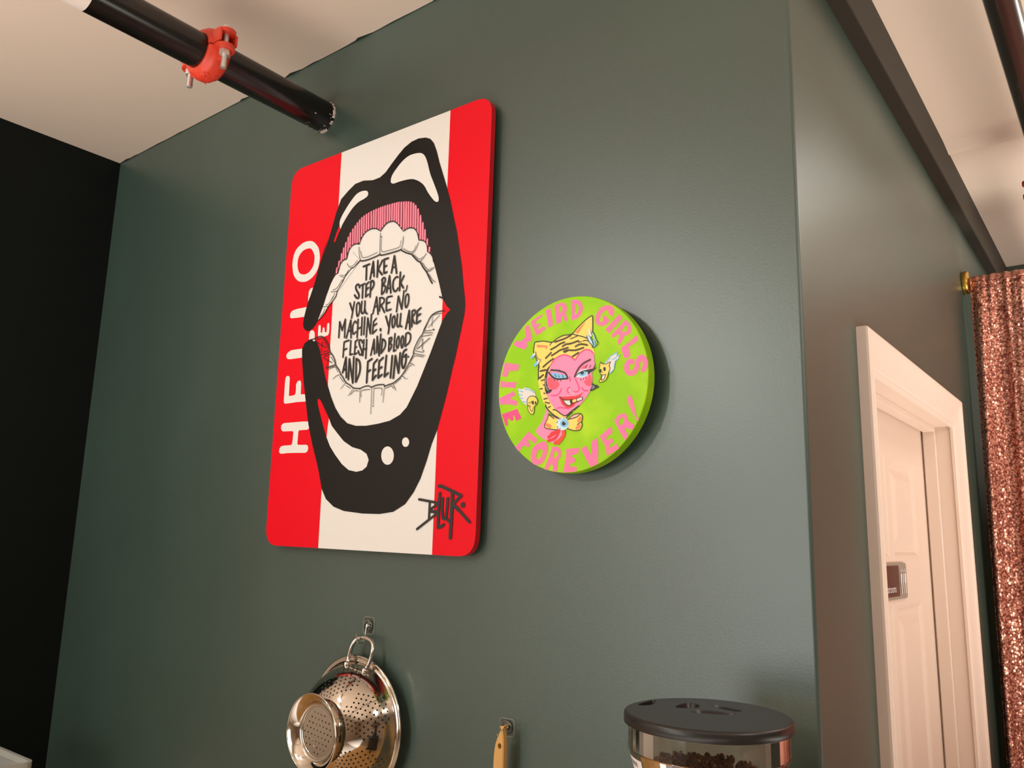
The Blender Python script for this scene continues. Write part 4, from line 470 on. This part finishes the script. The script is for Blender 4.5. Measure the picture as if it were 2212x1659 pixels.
# ------------------------------------------------------------------ mouth painting
cx, cz, FY = 1.2550, 2.1630, -.0235
def rounded(cor, rad, k=8):
    out = []; n = len(cor)
    for i in range(n):
        p = Vector(cor[i]); a = (Vector(cor[i-1])-p).normalized(); c_ = (Vector(cor[(i+1) % n])-p).normalized()
        p0 = p+a*rad; p1 = p+c_*rad
        for q in range(k+1):
            t = q/k; out.append(tuple(p0*(1-t)**2*1+p*2*t*(1-t)*1+p1*t*t))
    return out
quad = [(.9418-cx, 1.7160-cz), (1.5375-cx, 1.7090-cz), (1.5440-cx, 2.5815-cz), (.9318-cx, 2.5882-cz)]
outl = rounded(quad, .040)
root = thing('wall_painting', 'tall red and white painted board of an open black-lipped mouth full of words', 'painting', (cx, 0, cz))
names = ['white', 'red', 'black', 'ink', 'pink', 'maroon', 'edge']
b = MB(); Pf = lambda u, v, d: (u, FY+d, v)
b.prism(outl, Pf, .0125, names.index('white'), names.index('edge'))
artwork(b, PAINT, names, lambda u, v, h: (u, FY-h, v), clipto=outl)
o = b.build('panel', [M[n_] for n_ in names], root, fix=False)
MB().box((-.22, FY+.0126, -.36), (.22, -.0005, .36)).build('backing_frame', M['hole'], root)

# ------------------------------------------------------------------ round painting
dx, dz, DR, DYF = 1.7391, 1.9928, .1456, -.040
root = thing('round_painting', 'round lime green painting of a pink winking face in a striped cat hood', 'painting', (dx, 0, dz))
names = ['lime', 'dpink', 'deep', 'skin', 'cheek', 'yellow', 'orange', 'brown', 'sky', 'paleblue', 'teal', 'lip', 'blood', 'rose', 'grey', 'white', 'ink', 'maroon']
b = MB()
prof = [(0, .0205), (DR-.001, .0205), (DR, .0195), (DR, .0015), (DR-.0005, .0004), (DR-.0015, 0)]
b.lathe(prof, (0, DYF, 0), (0, 1, 0), 128, 0, False)
b.add([((DR-.0015)*math.cos(2*PI*i/128), DYF, (DR-.0015)*math.sin(2*PI*i/128)) for i in range(128)] if False else [(((DR-.0015)*math.cos(2*PI*i/128)), DYF, ((DR-.0015)*math.sin(2*PI*i/128))) for i in range(128)], [tuple(range(128))])
artwork(b, DISC, names, lambda u, v, h: (u, DYF-h, v))
b.build('canvas', [M[n_] for n_ in names], root, fix=False)
MB().lathe([(0, 0), (.11, 0), (.11, .0188), (0, .0188)], (0, DYF+.0206, 0), (0, 1, 0), 48).build('stretcher', M['hole'], root)

# ------------------------------------------------------------------ steel colander on a clear hook
CX, CZ = 1.2535, 1.394
root = thing('colander', 'polished steel colander hanging upside on a clear hook under the mouth painting', 'colander', (CX, 0, CZ))
root['label'] = 'polished steel colander hanging by one handle from a clear wall hook'
def perforated(mb, surf, NU, NV, hole, hr, closed=True):
    """grid surface whose marked cells carry a round hole; hr = radius in cell units (u, v)"""
    K = NU if closed else NU+1; base = len(mb.v)
    vs = [surf(i/NU, j/NV) for j in range(NV+1) for i in range(K)]; fs = []
    for j in range(NV):
        for i in range(NU):
            i2 = (i+1) % K; q = (j*K+i, j*K+i2, (j+1)*K+i2, (j+1)*K+i)
            h = hole(i, j)
            if h is None: continue
            if not h: fs.append(q); continue
            o0 = len(vs); ru, rv = hr(i, j)
            for k in range(16):
                t = 2*PI*(k/16)+PI*1.25; vs.append(surf((i+.5+ru*math.cos(t))/NU, (j+.5+rv*math.sin(t))/NV))
            for e in range(4):
                fs.append((q[e], q[(e+1) % 4])+tuple(o0+(e*4+4-x) % 16 for x in range(5)))
    mb.add(vs, fs, 0, True)
BP = [(.1125, -.0235), (.1085, -.033), (.1035, -.047), (.097, -.061), (.088, -.075), (.077, -.087), (.064, -.0965), (.052, -.1015), (.0475, -.1025)]
def bprof(t):
    p = catmull([(a, c_) for a, c_ in BP], False, 8); x = t*(len(p)-1); i = min(int(x), len(p)-2); q = x-i
    return p[i][0]*(1-q)+p[i+1][0]*q, p[i][1]*(1-q)+p[i+1][1]*q
BPT = [bprof(k/200) for k in range(201)]
def bsurf(u, v):
    r, y = BPT[min(200, max(0, round(v*200)))]; x = v*200; i = min(199, max(0, int(x))); q = x-i
    r = BPT[i][0]*(1-q)+BPT[i+1][0]*q; y = BPT[i][1]*(1-q)+BPT[i+1][1]*q
    t = 2*PI*u; return (r*math.cos(t), y, r*math.sin(t))
NU, NV = 108, 19
def bhole(i, j):
    if j < 2 or j > 15: return False
    s_ = i % 18; half = 8.2-abs(j-8)*.62
    return abs(s_-8.5) <= half and (i+j) % 2 == 0
def bhr(i, j):
    r, _ = BPT[int((j+.5)/NV*200)]; cw = 2*PI*r/NU; return min(.36, .0017/cw), min(.36, .0017/.0069)
b = MB(); perforated(b, bsurf, NU, NV, bhole, bhr)
bowl = b.build('bowl', M['steel'], root, fix=False)
b = MB().lathe([(.1128, -.0238), (.1135, -.0222), (.1195, -.0215), (.1212, -.0222)], (0, 0, 0), (0, 1, 0), 96)
tr_ = .0022
b.lathe([(.1222+tr_*math.cos(t), -.0205+tr_*math.sin(t)) for t in [2*PI*k/12 for k in range(13)]], (0, 0, 0), (0, 1, 0), 96)
b.build('rim', M['steel'], root)
b = MB()
b.lathe([(.0490, -.1000), (.0500, -.1040), (.0525, -.1095), (.0575, -.1150), (.0640, -.1188), (.0668, -.1198)], (0, 0, 0), (0, 1, 0), 80)
b.lathe([(.0671+.0016*math.cos(t), -.1198+.0016*math.sin(t)) for t in [2*PI*k/10 for k in range(11)]], (0, 0, 0), (0, 1, 0), 80)
b.lathe([(.0668, -.1205), (.0630, -.1192), (.0555, -.1150), (.0505, -.1090), (.0488, -.1065), (.0450, -.1055), (.0432, -.1062), (.0420, -.1050)], (0, 0, 0), (0, 1, 0), 80)
b.build('foot_ring', M['steel'], root)
NB = 20; SB = .0475
def base_surf(u, v): return ((u-.5)*2*SB, -.1046, (v-.5)*2*SB)
def base_hole(i, j):
    x, z = (i+.5-NB/2)*2*SB/NB, (j+.5-NB/2)*2*SB/NB; d = math.hypot(x, z)
    if d > .0445: return None
    return d < .037 and (i+(j//2) % 2) % 2 == 0 and j % 2 == 0
b = MB(); perforated(b, base_surf, NB, NB, base_hole, lambda i, j: (.34, .34), closed=False)
b.build('perforated_base', M['steel'], root, fix=False)
def pol(a, r): return (r*math.sin(a), r*math.cos(a))
path = []
for a, r, y in ((-.235, .1085, -.0375), (-.235, .1115, -.0345), (-.235, .119, -.0315), (-.225, .130, -.029), (-.20, .143, -.026), (-.15, .1535, -.0225), (-.06, .1580, -.0205)):
    x, z = pol(a, r); path.append((x, y, z))
path = path+[(-p[0], p[1], p[2]) for p in path[::-1]]
cm = []
P3 = [Vector(p) for p in path]
for i in range(len(P3)-1):
    A, B_, C_, D_ = P3[max(i-1, 0)], P3[i], P3[i+1], P3[min(i+2, len(P3)-1)]
    for q in range(4):
        t = q/4; cm.append(.5*((2*B_)+(C_-A)*t+(2*A-5*B_+4*C_-D_)*t*t+(3*B_-A-3*C_+D_)*t**3))
cm.append(P3[-1])
b = MB().tube(cm, .0040, 14)
for e in (cm[0], cm[-1]): b.lathe([(0, .005), (.004, .0045), (.0062, .002), (.0066, -.002), (.004, -.005)], e, (e.x*.5, -1, e.z*.5), 16)
b.build('handle', M['wire'], root)
root.rotation_euler = (0, math.radians(7.0), 0)

def clear_hook(name, label, px, pz, w_, h_, wire, group):
    root = thing(name, label, 'hook', (px, 0, pz), group)
    q = rounded([(-w_/2, -h_/2), (w_/2, -h_/2), (w_/2, h_/2), (-w_/2, h_/2)], .007, 6)
    b = MB().prism(q, lambda u, v, d: (u, -.0012+d, v), .0011)
    b.build('adhesive_pad', M['clear'], root)
    MB().tube([(u, -.0012, v) for u, v in q]+[(q[0][0], -.0012, q[0][1])], .00035, 5, cap=False).build('pad_edge_glint', M['frost'], root)  # pale tube imitates light caught along the clear pad's outline
    b = MB().lathe([(.0108, -.0013), (.0108, -.0035), (.0085, -.0058), (.004, -.0066), (0, -.0068)], (0, 0, 0), (0, 1, 0), 36)
    b.build('clear_dome', M['clear'], root)
    r5 = random.Random(int(px*1000)); b = MB()
    for i in range(20):   # crackled edge of the moulded dome
        a = 2*PI*i/20+r5.uniform(-.1, .1)
        b.tube([(math.cos(a)*.0104, -.0030, math.sin(a)*.0104), (math.cos(a+.2)*r5.uniform(.0085, .0104), -.0046, math.sin(a+.2)*.0095)], .0006, 5)
    b.build('dome_edge', M['wire'], root)
    b = MB().tube(wire, .00135, 10); b.lathe([(0, -.0085), (.0035, -.008), (.0045, -.006), (.0045, -.0035)], (0, 0, 0), (0, 1, 0), 20)
    b.build('wire_hook', M['wire'], root)
    return root
arc = [(0, -.0075, -.001), (0, -.0078, -.012), (-.0003, -.0085, -.0170)]+[(-.0005, -.0195+.0110*math.cos(t), -.0195-.0110*math.sin(t)) for t in [PI*k/10 for k in range(11)]]+[(-.0008, -.0310, -.0135)]
h1 = clear_hook('wall_hook', 'clear stick-on hook with steel wire holding up the colander', 1.2582, 1.5715, .0300, .0315, arc, 'clear stick-on wall hooks')
arc2 = [(0, -.0075, 0), (-.002, -.0085, -.006), (-.0035, -.0115, -.0105), (-.0045, -.0165, -.0115), (-.005, -.0200, -.0095)]
h2 = clear_hook('wall_hook', 'clear stick-on hook behind the tip of the wooden spatula', 1.6002, 1.4385, .0300, .0270, arc2, 'clear stick-on wall hooks')

# ------------------------------------------------------------------ wooden spatula
L_ = [(151, 1478), (120, 1448), (76, 1400), (42, 1345), (16, 1287), (-8, 1230), (-27, 1175), (-42, 1090), (-51, 1001), (-55, 900), (-57, 804), (-52, 400), (-30, -300), (-20, -900)]
R_ = [(202, 1457), (225, 1425), (238, 1390), (252, 1330), (259, 1278), (264, 1190), (265, 1092), (266, 980), (265, 861), (258, 400), (235, -300), (215, -900)]
left = [((x+33)*1e-4, z*1e-4) for x, z in L_]; right = [((x-82)*1e-4, z*1e-4) for x, z in R_]
blade_r = [(.016, -.12), (.026, -.15), (.034, -.20), (.036, -.28), (.030, -.33)]
blade_l = [(-.012, -.33), (-.018, -.28), (-.017, -.20), (-.010, -.15), (-.001, -.12)]
outl2 = left+blade_l[::-1]+blade_r[::-1]+right[::-1]
top_ = (.0150, .1489)
outl2 = [top_]+outl2 if False else outl2
hole = [(.0105+.0036*math.cos(2*PI*k/20), .1164+.0044*math.sin(2*PI*k/20)) for k in range(20)]
root = thing('wooden_spatula', 'pale wooden spatula handle hanging on a clear hook between colander and coffee grinder', 'spatula', (1.6, -.033, 1.3))
b = MB()
inset = .0018
cxm = sum(p[0] for p in outl2)/len(outl2)
def shrink(pl, d):
    n = len(pl); out = []
    ar = sum(pl[i-1][0]*pl[i][1]-pl[i][0]*pl[i-1][1] for i in range(n)); sg = 1 if ar > 0 else -1
    for i in range(n):
        a = Vector(pl[i-1]); c_ = Vector(pl[i]); e = Vector(pl[(i+1) % n])
        t = ((c_-a).normalized()+(e-c_).normalized()); t.normalize(); out.append((c_.x-t.y*d*sg, c_.y+t.x*d*sg))
    return out
o2 = shrink(outl2, inset)
fl = o2+hole; tri = tessellate_polygon([[Vector((p[0], p[1], 0)) for p in o2], [Vector((p[0], p[1], 0)) for p in hole]])
b.add([(p[0], 0, p[1]) for p in fl], tri); b.add([(p[0], .011, p[1]) for p in fl], [t[::-1] for t in tri])
n = len(outl2)
rings = [[(p[0], 0, p[1]) for p in o2], [(p[0], .0016, p[1]) for p in outl2], [(p[0], .0094, p[1]) for p in outl2], [(p[0], .011, p[1]) for p in o2]]
for a, c_ in zip(rings, rings[1:]): b.add(a+c_, [(i, (i+1) % n, n+(i+1) % n, n+i) for i in range(n)])
n = len(hole); b.add([(p[0], 0, p[1]) for p in hole]+[(p[0], .011, p[1]) for p in hole], [(i, (i+1) % n, n+(i+1) % n, n+i) for i in range(n)])
b.build('handle', M['wood'], root)

# ------------------------------------------------------------------ coffee grinder with a see-through hopper
GX, GY, GZ = 2.0414, -.1962, 1.5497
root = thing('coffee_grinder', 'coffee grinder with black lid on a clear bean hopper before the wall corner', 'coffee grinder', (GX, GY, .92))
zz = GZ-.92
b = MB(); RL = .0952
b.lathe([(RL-.0035, 0), (RL-.0012, -.0008), (RL, -.0028), (RL, -.0118), (RL-.001, -.0125), (RL-.004, -.0125)], (0, 0, zz), (0, 0, 1), 96)
recs = [parse(s) for s in ('-190,-48 -181,60 -86,150 30,190 145,222 246,223 243,110 143,45 6,-25 -97,-80', '-184,515 -119,536 26,506 228,443 216,345 100,345 -52,395', '-451,88 -472,297 -424,440 -297,405 -226,253 -293,135 -375,60', '-836,-122 -847,120 -830,277 -770,197 -713,11 -760,-117')]
recs = [catmull(r, True, 3) for r in recs]
circ = [((RL-.0035)*math.cos(2*PI*i/96), (RL-.0035)*math.sin(2*PI*i/96)) for i in range(96)]
loops = [circ]+recs; fl = [p for l in loops for p in l]
tri = tessellate_polygon([[Vector((p[0], p[1], 0)) for p in l] for l in loops])
b.add([(p[0], p[1], zz) for p in fl], tri)
for r in recs:
    n = len(r); c0 = (sum(p[0] for p in r)/n, sum(p[1] for p in r)/n)
    rg = [[(p[0], p[1], zz) for p in r]]+[[(c0[0]+(p[0]-c0[0])*k_, c0[1]+(p[1]-c0[1])*k_, zz-d_) for p in r] for k_, d_ in ((.96, .0012), (.84, .0055), (.5, .0085), (.05, .0090))]
    for a, c_ in zip(rg, rg[1:]): b.add(a+c_, [(i, (i+1) % n, n+(i+1) % n, n+i) for i in range(n)], 0, True)
    b.add(rg[-1], [tuple(range(n))])
b.lathe([(0, -.0122), (RL-.004, -.0122)], (0, 0, zz), (0, 0, 1), 48)
b.build('lid', M['blackplastic'], root)
hp = [(.0905, zz-.0124), (.0905, zz-.0385), (.0895, zz-.0400), (.0720, zz-.100), (.0400, zz-.205), (.038, zz-.22)]
MB().lathe(hp, (0, 0, 0), (0, 0, 1), 72, 0, False).build('hopper', M['smoke'], root, fix=False)
b = MB().lathe([(.0912, zz-.0382), (.0916, zz-.0390), (.0912, zz-.0398)], (0, 0, 0), (0, 0, 1), 60)
b.build('hopper_seam', M['smoke'], root)
b = MB().lathe([(.0885, zz-.046), (.0780, zz-.082)], (0, 0, 0), (0, 0, 1), 12, 0, True, math.radians(206), math.radians(240), ref=(1, 0, 0))
lb = b.build('hopper_label', M['sticker'], root, fix=False)
b = MB()
for k in range(5):
    a = math.radians(232-k*4.2); a2 = a-math.radians(2.6)
    rf = lambda h: .0886-(h-.046)/(.036)*.0105+.0003
    b.add([(rf(h)*math.cos(t), rf(h)*math.sin(t), zz-h) for t, h in ((a, .0495), (a2, .0495), (a2, .0545), (a, .0545))], [(0, 1, 2, 3)])
b.build('print', M['grey'], lb, fix=False)
b = MB().lathe([(.0, zz-.218), (.040, zz-.218), (.044, zz-.215), (.044, zz-.245), (.062, zz-.250), (.062, zz-.285), (0, zz-.285)], (0, 0, 0), (0, 0, 1), 40)
b.build('collar', M['blackplastic'], root)
b = MB().box((-.085, -.13, .03), (.06, .10, zz-.284), bev=.02); b.box((-.09, -.16, 0), (.063, .11, .03), bev=.01)
b.build('body', M['graymetal'], root)
# roasted beans in the hopper
b = MB(); r5 = random.Random(21)
hpr = lambda z: .0885-(1.5085-z)*.29
def bean(c_, rot, s_):
    bm = bmesh.new(); bmesh.ops.create_icosphere(bm, subdivisions=2, radius=1)
    for v in bm.verts:
        x, y, z = v.co
        v.co = Vector((x*1.35, y, z*.72 if z > 0 else z*.45))
        if z < -.3 and abs(y) < .28: v.co.z += .25
    bm.transform(Matrix.Translation(c_) @ rot.to_4x4() @ Matrix.Scale(s_, 4)); b.bm(bm, 0, True)
from mathutils import Euler
top_z = lambda x, y: 1.4900+.010*math.exp(-((x+.035)**2+(y+.055)**2)/.0012)-.010*max(0, x)/.08
b.lathe([(0, 1.477), (.060, 1.477), (.074, 1.470), (.066, 1.445), (.034, 1.335), (0, 1.335)], (0, 0, 0), (0, 0, 1), 40, 0, True)
for i in range(430):
    a = r5.uniform(0, 2*PI); r = .0755*math.sqrt(r5.random()); x, y = r*math.cos(a), r*math.sin(a)
    bean(Vector((x, y, top_z(x, y)-.004+r5.uniform(-.003, .003))), Euler((r5.uniform(0, 6), r5.uniform(0, 6), r5.uniform(0, 6))).to_matrix(), r5.uniform(.0034, .0042))
for i in range(520):
    a = r5.uniform(PI*.75, PI*2.1); z = r5.uniform(1.425, 1.484); r = hpr(z)-.0055
    bean(Vector((r*math.cos(a), r*math.sin(a), z)), Euler((r5.uniform(0, 6), r5.uniform(0, 6), r5.uniform(0, 6))).to_matrix(), r5.uniform(.0034, .0040))
o = b.build('coffee_beans', M['bean'], None, fix=False); o.location = (GX, GY, 0)
tag(o, 'roasted coffee beans heaped inside the clear grinder hopper', 'coffee beans', kind='stuff')

# ------------------------------------------------------------------ sign on the door
root = thing('restroom_sign', 'small clear plastic restrooms sign with dark panel on the white door', 'sign', (DX, .674, 1.677))
def yz(u, v, d): return (d, u, v)
pl = rounded([(-.124, -.036), (.124, -.036), (.124, .036), (-.124, .036)], .010, 6)
MB().prism(pl, lambda u, v, d: (.004-d, u, v), .0035).build('backing_plate', M['signgrey'], root)
MB().prism([(-.118, -.030), (.055, -.030), (.055, .031), (-.118, .031)], lambda u, v, d: (.0046-d, u, v), .0006).build('dark_panel', M['signdark'], root)
v, f = text_mesh('restrooms', .021)
MB().add([(.0052, .024+p[0], -.0215+p[1]) for p in v], f).build('lettering', M['signwhite'], root, fix=False)
b = MB()
for k, yc in enumerate((.072, .0885, .105)):
    hw = (.0062, .0045, .0070)[k]
    def ringp(cy, cz_, ry, rz): return [(.0052, cy+ry*math.cos(2*PI*i/16), cz_+rz*math.sin(2*PI*i/16)) for i in range(16)]
    b.add(ringp(yc, .0205, .0035, .0042), [tuple(range(16))])
    if k == 1: q = [(-hw, .0145), (hw, .0145), (hw*.8, -.008), (hw*.5, -.026), (-hw*.5, -.026), (-hw*.8, -.008)]
    else: q = [(-hw, .0145), (hw, .0145), (hw, -.004), (hw*.62, -.006), (hw*.55, -.026), (-hw*.55, -.026), (-hw*.62, -.006), (-hw, -.004)]
    b.add([(.0052, yc+u, z) for u, z in q], [tuple(range(len(q)))])
b.build('pictograms', M['signwhite'], root, fix=False)

# ------------------------------------------------------------------ brass rod and sequin curtain
RY, RZ = 1.445, 2.500
root = thing('curtain_rod', 'brass curtain rod fixed to the green side wall near the ceiling', 'curtain rod', (W, RY, RZ))
MB().lathe([(0, .0005), (.0325, .0005), (.0335, .003), (.0335, .013), (.0315, .016), (.014, .0165), (.0118, .018)], (0, 0, 0), (1, 0, 0), 48).build('wall_flange', M['brass'], root)
MB().tube([(.015, 0, 0), (6.0-W-.002, 0, 0)], .0108, 24).build('rod', M['brass'], root)
NX, NZ = 460, 84; CW = 1.9
HEAD = [(.0135, -.060), (.0140, -.030), (.0145, -.004), (.0120, .0085), (.0050, .0140), (-.0040, .0145), (-.0115, .0090), (-.0145, -.002), (-.0150, -.016)]
def cur(u, j):
    """u: run along the cloth in metres; the head wraps over the rod, then the cloth falls to the hem"""
    n0 = len(HEAD)-1
    t = 0 if j <= n0 else ((j-n0)/(NZ-n0))**1.35
    dy, dz_ = HEAD[min(j, n0)]
    gather = .0016*math.sin(u*150+1)+.0012*math.sin(u*271)
    open_ = 1-math.exp(-t*7)
    xs = W+.0195-.0165*t+u*.80
    am = .004+.024*open_
    e = math.exp(-(u/.022)**2)
    wv = am*(math.sin(u*30+1.2+.8*t)+.55*math.sin(u*57+2.2*t+.4))+.007*math.sin(u*11+3*t)
    y = RY+dy+(gather if j > 2 else 0)-(wv+.050*open_*(.55+.45*math.exp(-u/.3)))*(1-e)*(1 if j >= n0 else 0)
    xs -= .012*open_*(1-e)*math.exp(-u/.06)
    z = RZ+dz_+(.0012*math.sin(u*190) if 2 < j < n0 else 0)-t*2.42
    return (xs, y, z)
v = []; f = []; uvs = []
for j in range(NZ+1):
    run = 0
    for i in range(NX+1):
        u = CW*(i/NX)**1.35; p = cur(u, j)
        if i: run += math.hypot(p[0]-v[-1][0], p[1]-v[-1][1])
        v.append(p); uvs.append((run*185, (p[2] if j > 7 else 2.5+.1*(7-j))*185))
for j in range(NZ):
    for i in range(NX): a = j*(NX+1)+i; f.append((a, a+1, a+NX+2, a+NX+1))
o = obj('sequin_curtain', v, f, M['sequin'], None, None, True)
ul = o.data.uv_layers.new(name='UVMap')
for lp in o.data.loops: ul.data[lp.index].uv = uvs[lp.vertex_index]
so = o.modifiers.new('cloth', 'SOLIDIFY'); so.thickness = .0015; so.offset = 1
o.location = (0, 0, 0); tag(o, 'rose gold sequin curtain hanging from the brass rod beside the white door', 'curtain')

# ------------------------------------------------------------------ tops of the things standing at the lower left
root = thing('storage_bin', 'clear plastic storage bin whose rim shows beside the dark left wall', 'storage bin', (.24, -.40, .92))
hz = .290
o1 = rounded([(-.13, -.20), (.13, -.20), (.13, .20), (-.13, .20)], .02, 5)
i1 = shrink(o1, .003); n = len(o1)
b = MB()
b.add([(p[0]*.92, p[1]*.92, 0) for p in o1]+[(p[0], p[1], hz) for p in o1], [(i, (i+1) % n, n+(i+1) % n, n+i) for i in range(n)])
b.add([(p[0]*.92, p[1]*.92, 0) for p in o1], [tuple(range(n))])
b.build('tub', M['frost'], root)
b = MB(); o3 = shrink(o1, -.006)
rg = [[(p[0], p[1], hz-.014) for p in o3], [(p[0], p[1], hz) for p in o3], [(p[0], p[1], hz) for p in i1], [(p[0], p[1], hz-.014) for p in i1]]
for a, c_ in zip(rg, rg[1:]+rg[:1]): b.add(a+c_, [(i, (i+1) % n, n+(i+1) % n, n+i) for i in range(n)])
b.build('rim', M['frost'], root)
b = MB(); r5 = random.Random(2)
bm = bmesh.new(); bmesh.ops.create_icosphere(bm, subdivisions=4, radius=1)
from mathutils import noise
for q in bm.verts:
    k = 1+.14*noise.noise(q.co*2.3)+.07*noise.noise(q.co*6.0)
    q.co = Vector((q.co.x*.075*k, q.co.y*.055*k, max(-.118, q.co.z*.118*k)))
b.bm(bm, 0, True)
o = b.build('plastic_bag', M['whitebag'], None); o.location = (.455, -.125, .92+.1185)
tag(o, 'crumpled white plastic bag just showing beside the clear storage bin', 'bag')
